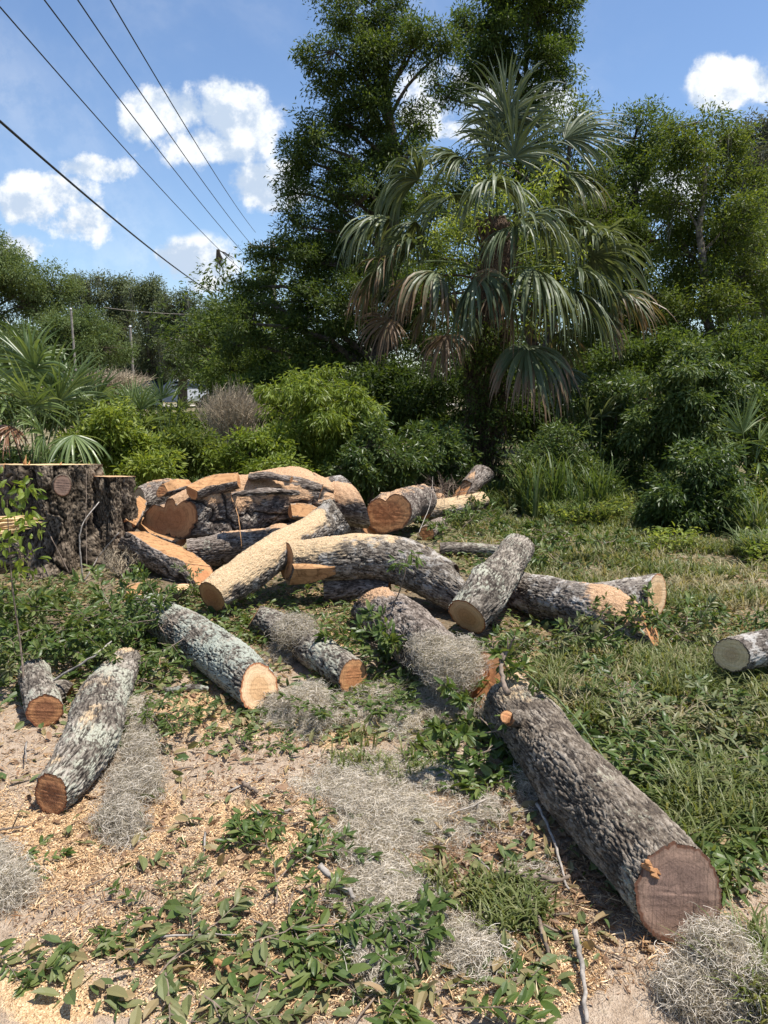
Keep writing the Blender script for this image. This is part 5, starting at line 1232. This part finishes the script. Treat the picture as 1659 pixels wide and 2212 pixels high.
# ------------------------------------------------------------------ spanish moss
SP = np.concatenate([catmull(p_, 24) for p_ in SURF if p_[:, 1].max() < 6.2])
def surf(x, y):
    z = gz(x, y)
    for (sx_, sy_, sz_, sr_) in SP:
        d2 = (x - sx_) ** 2 + (y - sy_) ** 2
        z = np.where(d2 < sr_ ** 2, np.maximum(z, sz_ + np.sqrt(np.maximum(sr_ ** 2 - d2, 0))), z)
    return z
def moss_clump(label, ells, n, seed, mat='moss', seglen=.0105, m_=16, wd=.00062, on=None, group=None):
    """ells: (px,py,rx,ry,height m, z0) in the frame laid on the ground or a log"""
    rng = np.random.RandomState(seed); n = int(n * 1.6)
    w_ = np.array([e_[2] * e_[3] for e_ in ells], float); w_ /= w_.sum(); k = rng.choice(len(ells), n, p=w_); E = np.array(ells)
    r = rng.rand(n) ** .8 * 1.15; an = rng.uniform(0, 6.28, n)
    wobr = .45 + 1.1 * fbm(np.stack([np.cos(an) * 2.2, np.sin(an) * 2.2, k * 3.7 + seed], -1), 2)
    r = r * wobr
    px_ = E[k, 0] + E[k, 2] * r * np.cos(an); py_ = E[k, 1] + E[k, 3] * r * np.sin(an)
    gg = G(px_, py_, E[k, 5]); nn_ = fbm(np.stack([gg[:, 0] * 11, gg[:, 1] * 11, gg[:, 0] * 0 + seed], -1), 3)
    keep = nn_ > .30 + .20 * r; E = E[k][keep]; k = np.arange(len(E)); px_, py_, r = px_[keep], py_[keep], r[keep]; n = len(k)
    z_ = E[k, 5].copy(); sf = surf if on == 'log' else gz
    for _ in range(4):
        g = G(px_, py_, z_); z_ = .5 * z_ + .5 * sf(g[:, 0], g[:, 1]) if on == 'log' else z_
    g0 = sf(g[:, 0], g[:, 1])
    hh = E[k, 4] * np.clip(1 - r ** 2, .12, 1) * (.6 + .8 * fbm(np.stack([g[:, 0] * 14, g[:, 1] * 14, g[:, 0] * 0], -1), 2))
    g[:, 2] = g0 + hh * rng.rand(n) ** .6 + .004
    Pp = np.zeros((n, m_, 3)); Pp[:, 0] = g; d = rdir(rng, n) * [1, 1, .5]; d = nrm(d); curl = rdir(rng, n)
    for q in range(1, m_):
        d = nrm(d + np.cross(d, curl) * .6 + rng.normal(0, .3, (n, 3))); curl = nrm(curl + rng.normal(0, .4, (n, 3)))
        Pp[:, q] = Pp[:, q - 1] + d * seglen * rng.uniform(.6, 1.4, (n, 1))
        gq_ = sf(Pp[:, q, 0], Pp[:, q, 1]); Pp[:, q, 2] = np.clip(Pp[:, q, 2], np.minimum(gq_, g0 + .05) + .002, np.maximum(g0, gq_) + hh * 1.15 + .015)
    T = nrm(np.gradient(Pp, axis=1)); sd_ = nrm(np.cross(T, rdir(rng, n)[:, None])) * wd
    V = np.stack([Pp - sd_, Pp + sd_], 2); idx = np.arange(n * m_ * 2).reshape(n, m_, 2)
    F = np.stack([idx[:, :-1, 0], idx[:, 1:, 0], idx[:, 1:, 1], idx[:, :-1, 1]], -1).reshape(-1, 4)
    a = Acc(); a.add(V.reshape(-1, 3), F, rnd=np.repeat(rng.rand(n), m_ * 2))
    c = g.mean(0); c[2] = g0.min()
    return tag(a.build('spanish_moss', M[mat], None, loc=c), label, 'moss', group)
moss_clump('wide grey mat of moss in the centre foreground', [(810, 1700, 130, 60, .03, 0), (870, 1770, 110, 70, .035, 0), (800, 1830, 70, 60, .03, 0), (940, 1700, 60, 50, .025, 0), (760, 1750, 50, 40, .025, 0)], 17000, 1)
moss_clump('lower tongue of grey moss trailing to the bottom edge', [(850, 1940, 90, 60, .03, 0), (900, 2010, 120, 60, .035, 0), (1020, 2060, 70, 40, .03, 0), (800, 2080, 80, 50, .02, 0), (820, 1880, 60, 40, .02, 0)], 11000, 2)
moss_clump('fluffy moss heap between the lichen log end and the mossy log', [(640, 1545, 60, 36, .08, 0), (670, 1525, 50, 30, .08, 0), (600, 1535, 50, 26, .05, 0), (690, 1570, 40, 32, .06, 0)], 7000, 3)
moss_clump('moss spilling beside the crooked left log', [(280, 1720, 56, 50, .07, 0), (320, 1700, 40, 40, .05, 0), (260, 1780, 40, 50, .06, 0), (300, 1640, 30, 50, .06, 0)], 6500, 4)
moss_clump('small moss tuft right of the crooked log top', [(290, 1560, 30, 44, .08, 0)], 2000, 5)
moss_clump('pale lilac-grey moss ball at the bottom right corner', [(1545, 2120, 60, 56, .12, 0), (1580, 2160, 70, 50, .10, 0), (1500, 2170, 50, 40, .07, 0)], 12000, 6, wd=.0007)
moss_clump('moss cut by the left edge in the foreground', [(20, 1930, 45, 50, .06, 0), (-30, 1900, 60, 60, .05, 0)], 3000, 7)
moss_clump('moss draped over the rough log next to the near trunk', [(985, 1425, 50, 34, .03, .20), (945, 1465, 44, 44, .03, .16), (1000, 1470, 40, 36, .03, .20), (930, 1510, 34, 34, .04, .03)], 6500, 8, on='log')
moss_clump('moss tangled on the slim middle log', [(645, 1352, 34, 22, .03, .13), (625, 1378, 24, 22, .025, .11), (600, 1404, 16, 22, .03, .04)], 2800, 9, on='log')
moss_clump('thin moss over the weeds below the middle logs', [(820, 1500, 90, 34, .03, 0), (880, 1560, 60, 40, .03, 0), (760, 1540, 60, 30, .02, 0)], 4200, 10)
moss_clump('scrap of moss on the ground behind the near thick log', [(1330, 1500, 60, 26, .02, 0), (1250, 1480, 50, 20, .02, 0)], 1800, 11)
moss_clump('tuft of moss among the shoots by the near log', [(1150, 1700, 26, 30, .05, 0), (1120, 1660, 20, 20, .05, 0)], 1200, 12)
moss_clump('moss threads on the dark ground right of the large mat', [(1060, 1760, 70, 60, .015, 0), (1140, 1900, 60, 40, .012, 0)], 1500, 13)
def moss_hang(label, px_, py0, py1, w_, Y, n, seed):
    rng = np.random.RandomState(seed); a = Acc()
    for q in range(n):
        x = px_ + rng.normal(0, w_); y0 = py0 + rng.uniform(0, 25); y1 = y0 + (py1 - py0) * rng.uniform(.2, 1); m_ = 14
        p0, p1 = P(x, y0, Y), P(x + rng.normal(0, w_ * .4), y1, Y); u = np.linspace(0, 1, m_)[:, None]
        Pp = p0 * (1 - u) + p1 * u + np.cumsum(rng.normal(0, .006, (m_, 3)), 0)
        s_ = nrm(rng.normal(size=3)) * .0011; V = np.concatenate([Pp - s_, Pp + s_]); i = np.arange(m_ - 1)
        a.add(V, np.stack([i, i + 1, i + 1 + m_, i + m_], -1), rnd=rng.rand())
    tag(a.build('spanish_moss', M['moss'], None, loc=P(px_, py0, Y)), label, 'moss')
dn = float(spec_pts([(1062, 1482, 128)])[0][1])
moss_hang('moss hanging from the broken stub at the top of the near trunk', 1066, 1500, 1640, 12, dn - .16, 420, 5)

# ------------------------------------------------------------------ sticks
STK = [  # points (px,py,z), radius m, mat, label
    ([(1096, 1500, .30), (1084, 1450, .36), (1086, 1405, .42)], .013, 'twig', 'thick broken stub standing up from the near trunk'),
    ([(1086, 1425, .40), (1098, 1404, .43), (1112, 1372, .50)], .006, 'twig', 'thin fork on the standing stub of the near trunk'),
    ([(1100, 1430, .33), (1180, 1490, .29), (1250, 1560, .27), (1340, 1690, .20)], .005, 'stem', 'long green stem lying along the back of the near trunk'),
    ([(1160, 1735, .05), (1190, 1800, .03), (1215, 1880, .02), (1225, 1920, .02)], .006, 'twig_grey', 'grey stick beside the near trunk'),
    ([(1085, 1880, .03), (1140, 1895, .03), (1200, 1900, .03), (1230, 1890, .03)], .009, 'twig', 'bent brown stick lying on the duff before the near trunk'),
    ([(1140, 1940, .02), (1165, 1990, .02), (1185, 2060, .02)], .009, 'twig', 'dark curved stick in the yellow sawdust'),
    ([(1242, 2010, .05), (1256, 2080, .03), (1270, 2212, .02)], .008, 'twig_grey', 'pale straight stick near the bottom edge'),
    ([(690, 1870, .04), (725, 1905, .03), (770, 1940, .02)], .011, 'twig_grey', 'short grey lichen-crusted stick in the foreground heap'),
    ([(555, 1757, .02), (600, 1757, .02), (630, 1748, .02)], .006, 'twig_grey', 'grey twig left of the moss mat'),
    ([(525, 1690, .02), (540, 1700, .02), (556, 1712, .02)], .010, 'twig', 'short dark stick on the bare sand'),
    ([(185, 1918, .02), (215, 1902, .02), (240, 1888, .02)], .003, 'twig', 'thin dark twig on the left sawdust'),
    ([(0, 1792, .02), (30, 1788, .02), (60, 1785, .02)], .005, 'twig', 'dark stick at the left edge foreground'),
    ([(540, 1985, .02), (572, 2000, .02), (600, 2012, .02)], .003, 'twig', 'fine twig under the foreground sprays'),
    ([(465, 2075, .02), (480, 2082, .02), (495, 2094, .02)], .008, 'wood', 'orange splinter of wood in the foreground'),
    ([(1630, 1660, .04), (1645, 1690, .03), (1670, 1725, .02)], .012, 'twig', 'brown stick at the right edge in the leaves'),
    ([(1600, 1930, .03), (1640, 1880, .02), (1680, 1840, .02)], .006, 'twig', 'forked grey twig at the right edge'),
    ([(180, 1255, .02), (172, 1180, .30), (180, 1130, .48), (214, 1085, .62)], .007, 'twig_grey', 'pale curved stick leaning on the tall stump'),
    ([(182, 1255, .02), (215, 1200, .20), (258, 1150, .40)], .006, 'twig_grey', 'straight pale stick leaning right of the tall stump'),
    ([(150, 1240, .05), (110, 1160, .35), (85, 1120, .45)], .005, 'twig', 'dark stick leaning left before the tall stump'),
    ([(188, 1250, .05), (186, 1120, .50), (187, 1015, .86)], .003, 'twig', 'thin vine climbing straight up the tall stump'),
    ([(60, 1510, .06), (130, 1460, .16), (200, 1420, .26), (240, 1385, .30)], .006, 'twig_grey', 'long pale stick across the left branch heap'),
    ([(500, 1075, .62), (513, 1110, .52), (520, 1155, .40), (522, 1185, .30)], .004, 'wood', 'reddish vine hanging down the big trunk section'),
    ([(840, 1370, .10), (850, 1310, .28), (870, 1255, .46), (880, 1195, .62)], .005, 'twig', 'thin sapling stem standing before the arched log'),
    ([(905, 1150, .2), (930, 1085, .35), (935, 1030, .5)], .004, 'twig_grey', 'thin dead twig standing among the back logs'),
]
for (pts_, r_, mt, lab) in STK:
    w_ = np.array([G(x, y, z) for x, y, z in pts_]); c_ = catmull(w_, 14)
    rr = np.random.RandomState(int(w_[0, 0] * 1000) % 9999)
    c_ = c_ + rr.normal(0, r_ * .35, c_.shape); a = Acc()
    a.tube(c_, r_ * np.linspace(1, .62, 14) * rr.uniform(.85, 1.15, 14), 8, rad=.6, sx=.2)
    if mt.startswith('twig') and len(pts_) == 3 and r_ < .008:
        a.tube(np.array([c_[6], c_[6] + (c_[9] - c_[6]) + rr.normal(0, .03, 3)]), [r_ * .6, r_ * .2], 5, rad=.6, sx=.2)
    base = c_[0].copy(); tag(a.build('stick', M[mt], None, True, loc=base), lab, 'stick')
rng = np.random.RandomState(55)
g = dens_points(rng, 90, [(830, 1700, 900, 480, 3), (1150, 1850, 200, 160, 1.5), (950, 1110, 300, 30, 1), (300, 1250, 200, 40, 1)])
tp = None
for i in range(90):
    if i < 6:
        a = Acc(); L_ = .22; c_ = np.cumsum(np.vstack([[0, 0, 0], np.array([[L_ / 7, 0, 0]] * 7) + rng.normal(0, .006, (7, 3)) * [1, 1, .4]]), 0)
        a.tube(c_, np.linspace(.0035, .0015, 8), 5); a.tube(np.array([c_[3], c_[3] + [.04, .03 * (-1) ** i, .008]]), [.002, .001], 4)
        o = a.build('twig', M['twig' if i % 2 else 'twig_grey'], None, True)
        tp = (tp or []) + [o]
    else: o = tp[i % 6].copy(); COL.objects.link(o)
    o.location = g[i] + [0, 0, .012]; o.rotation_euler = (rng.normal(0, .1), rng.normal(0, .1), rng.uniform(0, 6.28)); s_ = rng.uniform(.5, 1.5); o.scale = (s_, s_, s_)
    tag(o, 'small dry twig lying loose on the ground litter', 'twig', 'loose twigs on the ground')

# sapling at the left edge and a vine shoot before the arched log
e = empty('sapling', G(58, 1540, 0), 'thin young sapling with yellow-green leaves at the left edge', 'sapling')
a = Acc(); st_pts = np.array([G(58, 1545, 0), P(45, 1400, 3.55), P(28, 1280, 3.55), P(20, 1180, 3.55), P(15, 1080, 3.55)]); c_ = catmull(st_pts, 16)
a.tube(c_, np.linspace(.006, .002, 16), 6); a.build('stem', M['twig'], e)
a = Acc(); rng = np.random.RandomState(9)
cents = np.array([P(rng.uniform(-20, 100) * (1 if y > 1100 else .6), y, 3.55 + rng.normal(0, .08)) for y in rng.uniform(1030, 1240, 26)])
clump_leaves(a, rng, cents, rdir(rng, len(cents)), 7, .035, .05, tmpl=LEAF11, droop=.5, wid=1.4)
a.build('leaves', M['leaf_bright'], e)
e = empty('sapling', G(840, 1372, .1), 'young shoot with a few leaves on top, before the arched log', 'sapling')
a = Acc(); cents = np.array([G(880 + rng.normal(0, 14), y, .55 + (1240 - y) * .001) for y in rng.uniform(1190, 1250, 6)])
clump_leaves(a, rng, cents, rdir(rng, len(cents)), 6, .03, .06, tmpl=LEAF11, wid=.9)
a.build('leaves', M['leaf_branch'], e)

# ------------------------------------------------------------------ wires, poles
def wire(label, p0, Y0, p1, Y1, r=.013, sag=.12):
    A_, B_ = P(*p0, Y0), P(*p1, Y1); dv_ = B_ - A_
    u = np.linspace(-.35, 1.0, 40)[:, None]
    pts_ = A_ + dv_ * u; pts_[:, 2] -= sag * 4 * (u[:, 0] * (1 - u[:, 0]))
    a = Acc(); a.tube(pts_, r, 6); tag(a.build('power_line', M['wire'], None, True, loc=A_), label, 'power line', 'overhead wires')
wire('lowest and thickest overhead wire, crossing the sky at the left', (0, 262), 12, (482, 645), 42, .022, .25)
wire('overhead wire with a dark scrap hanging on it', (0, 15), 12, (520, 582), 42, .012, .2)
wire('second thin overhead wire from the left at the top edge', (96, 0), 12, (542, 562), 42, .012, .2)
wire('third thin overhead wire from the left at the top edge', (168, 0), 12, (552, 538), 42, .012, .2)
wire('rightmost thin overhead wire at the top edge', (238, 0), 12, (552, 502), 42, .012, .2)
a = Acc(); rng = np.random.RandomState(3); b0 = P(471, 541, 37)
for k in range(34):
    l_ = rng.uniform(.4, .95); x_ = rng.normal(0, .05)
    a.tube(np.array([b0 + [x_ * .4, 0, .05], b0 + [x_ + .05, 0, -l_ * .5], b0 + [x_ * 2 + .14, rng.normal(0, .03), -l_]]), [.02, .028, .004], 4)
for k in range(16): a.tube(np.array([b0 + [0, 0, .02], b0 + [.3 + rng.normal(0, .05), 0, -.1], b0 + [.5 + .3 * rng.rand(), 0, -.3 - .2 * rng.rand()]]), [.012, .01, .003], 3)
tag(a.build('hanging_debris', M['trunk'], None, loc=b0), 'dark dead frond scrap dangling from the overhead wire', 'debris')
def pole(label, px_, ytop, ybot, Y, r, arm=0, vine=False):
    T_, B_ = P(px_, ytop, Y), P(px_, ybot, Y); B_[0] = T_[0] + .02; B_[2] = 0
    e = empty('utility_pole', (B_[0], Y, 0), label, 'pole'); a = Acc(); a.tube(np.array([B_, (B_ + T_) / 2, T_]), [r, r * .95, r * .85], 10); a.build('shaft', M['twig_grey'], e)
    if arm:
        a = Acc(); z_ = T_[2] - .35; a.tube(np.array([[T_[0] - arm, Y - .1, z_], [T_[0] + arm, Y - .1, z_]]), .07, 4); a.build('crossarm', M['twig_grey'], e)
        for q in (-.9, -.4, .4, .9):
            a = Acc(); p_ = np.array([T_[0] + arm * q, Y - .1, z_ + .05]); a.tube(np.array([p_, p_ + [0, 0, .12], p_ + [0, 0, .2]]), [.05, .06, .03], 8); a.build('insulator', M['chrome'], e)
    else:
        a = Acc(); a.tube(np.array([T_, T_ + [0, 0, r * 1.2]]), [r * 1.15, r * .4], 10); a.build('pole_cap', M['chrome'], e)
    return e
pole('thin grey pole standing over the left thicket', 153, 668, 810, 22, .035)
pole('thin pole with a small pale cap before the moss-hung oaks', 281, 706, 810, 30, .055)
pole('utility pole top half hidden in the dark oak leaves', 588, 520, 850, 42, .16, 1.3)
for lab, a0, a1, yy_ in [('faint wire crossing before the far oaks high up', (225, 664), (500, 678), 40), ('faint wire crossing before the far oaks lower down', (345, 724), (505, 744), 36)]:
    A_, B_ = P(*a0, yy_), P(*a1, yy_); a = Acc(); u = np.linspace(0, 1, 14)[:, None]; pts_ = A_ * (1 - u) + B_ * u; pts_[:, 2] -= .15 * 4 * (u * (1 - u))[:, 0]
    a.tube(pts_, .014, 5); tag(a.build('power_line', M['twig_grey'], None, loc=A_), lab, 'power line', 'faint wires before the far oaks')

# ------------------------------------------------------------------ parked cars far behind
def car(label, px_, py_, Y, paint, ang):
    c = P(px_, py_, Y); e = empty('parked_car', (c[0], Y, .05), label, 'car')
    e.rotation_euler = (0, 0, 0); ca, sa = math.cos(ang), math.sin(ang)
    def tr(p): return np.array([c[0] + p[0] * ca - p[1] * sa, Y + p[0] * sa + p[1] * ca, .05 + p[2]])
    prof = [(-2.25, .45), (-2.3, .75), (-2.2, 1.0), (-1.2, 1.08), (-.55, 1.55), (.9, 1.62), (1.9, 1.5), (2.25, 1.0), (2.3, .5), (1.9, .3), (-1.9, .3)]
    def prism(prof_, hw, name, mat, par, inset=0.0):
        a = Acc(); n = len(prof_); V = []
        for s_ in (-1, 1):
            for (x, z) in prof_: V.append(tr((x, s_ * (hw - (0.16 if z > 1.2 else 0)), z)))
        F = [np.array([[k, (k + 1) % n, n + (k + 1) % n, n + k] for k in range(n)]), np.array([list(range(n))[::-1], list(range(n, 2 * n))])]
        a.add(V, F); o = a.build(name, mat, par)
        b = o.modifiers.new('bevel', 'BEVEL'); b.width = .05; b.segments = 2
        return o
    body = prism(prof, .9, 'body', M[paint], e)
    for s_, nm_ in ((-1, 'side_window'), (1, 'side_window')):
        for (x0, x1) in ((-.85, .1), (.2, 1.05), (1.15, 1.75)):
            a = Acc(); w1 = [(x0 + (.25 if x0 < -.5 else 0), 1.12), (x1, 1.12), (x1, 1.48), (x0 + (.5 if x0 < -.5 else .02), 1.48)]
            V = [tr((x, s_ * (.80 + .105 * (1.5 - z) ), z)) for x, z in w1] + [tr((x, s_ * (.76 + .105 * (1.5 - z)), z)) for x, z in w1]
            a.add(V, [np.array([[0, 1, 2, 3], [7, 6, 5, 4], [0, 4, 5, 1], [1, 5, 6, 2], [2, 6, 7, 3], [3, 7, 4, 0]])]); a.build(nm_, M['glass'], e)
    a = Acc(); V = [tr((-1.17, y, 1.13)) for y in (-.7, .7)] + [tr((-.62, y, 1.52)) for y in (.6, -.6)]; V += [v + tr((-.02, 0, .02)) - tr((0, 0, 0)) for v in V]
    a.add(V, [np.array([[0, 1, 2, 3], [7, 6, 5, 4], [0, 4, 5, 1], [1, 5, 6, 2], [2, 6, 7, 3], [3, 7, 4, 0]])]); a.build('windshield', M['glass'], e)
    for x in (-1.45, 1.45):
        for s_ in (-1, 1):
            a = Acc(); th = np.linspace(0, 2 * np.pi, 25)[:-1]
            ring = [tr((x, s_ * .93, .34)), tr((x, s_ * .72, .34))]
            a.tube(np.array(ring), .34, 20); wl_ = a.build('wheel', M['rubber'], e); wl_['_org'] = [float(v) for v in e.location]
            a = Acc(); a.tube(np.array([tr((x, s_ * .90, .34)), tr((x, s_ * .95, .34))]), .2, 14); a.build('rim', M['chrome'], wl_); del wl_['_org']
    for s_ in (-.65, .65):
        a = Acc(); a.tube(np.array([tr((-2.22, s_, .8)), tr((-2.33, s_, .8))]), .12, 10); a.build('headlight', M['chrome'], e)
    return e
car('silver car parked far off, seen through the gap by the dead bush', 384, 850, 44, 'paint_silver', .5)
car('dark car parked far off behind the small palmetto', 262, 850, 43, 'paint_dark', .2)
print('objects', len(bpy.data.objects), 'faces', sum(len(m_.polygons) for m_ in bpy.data.meshes))
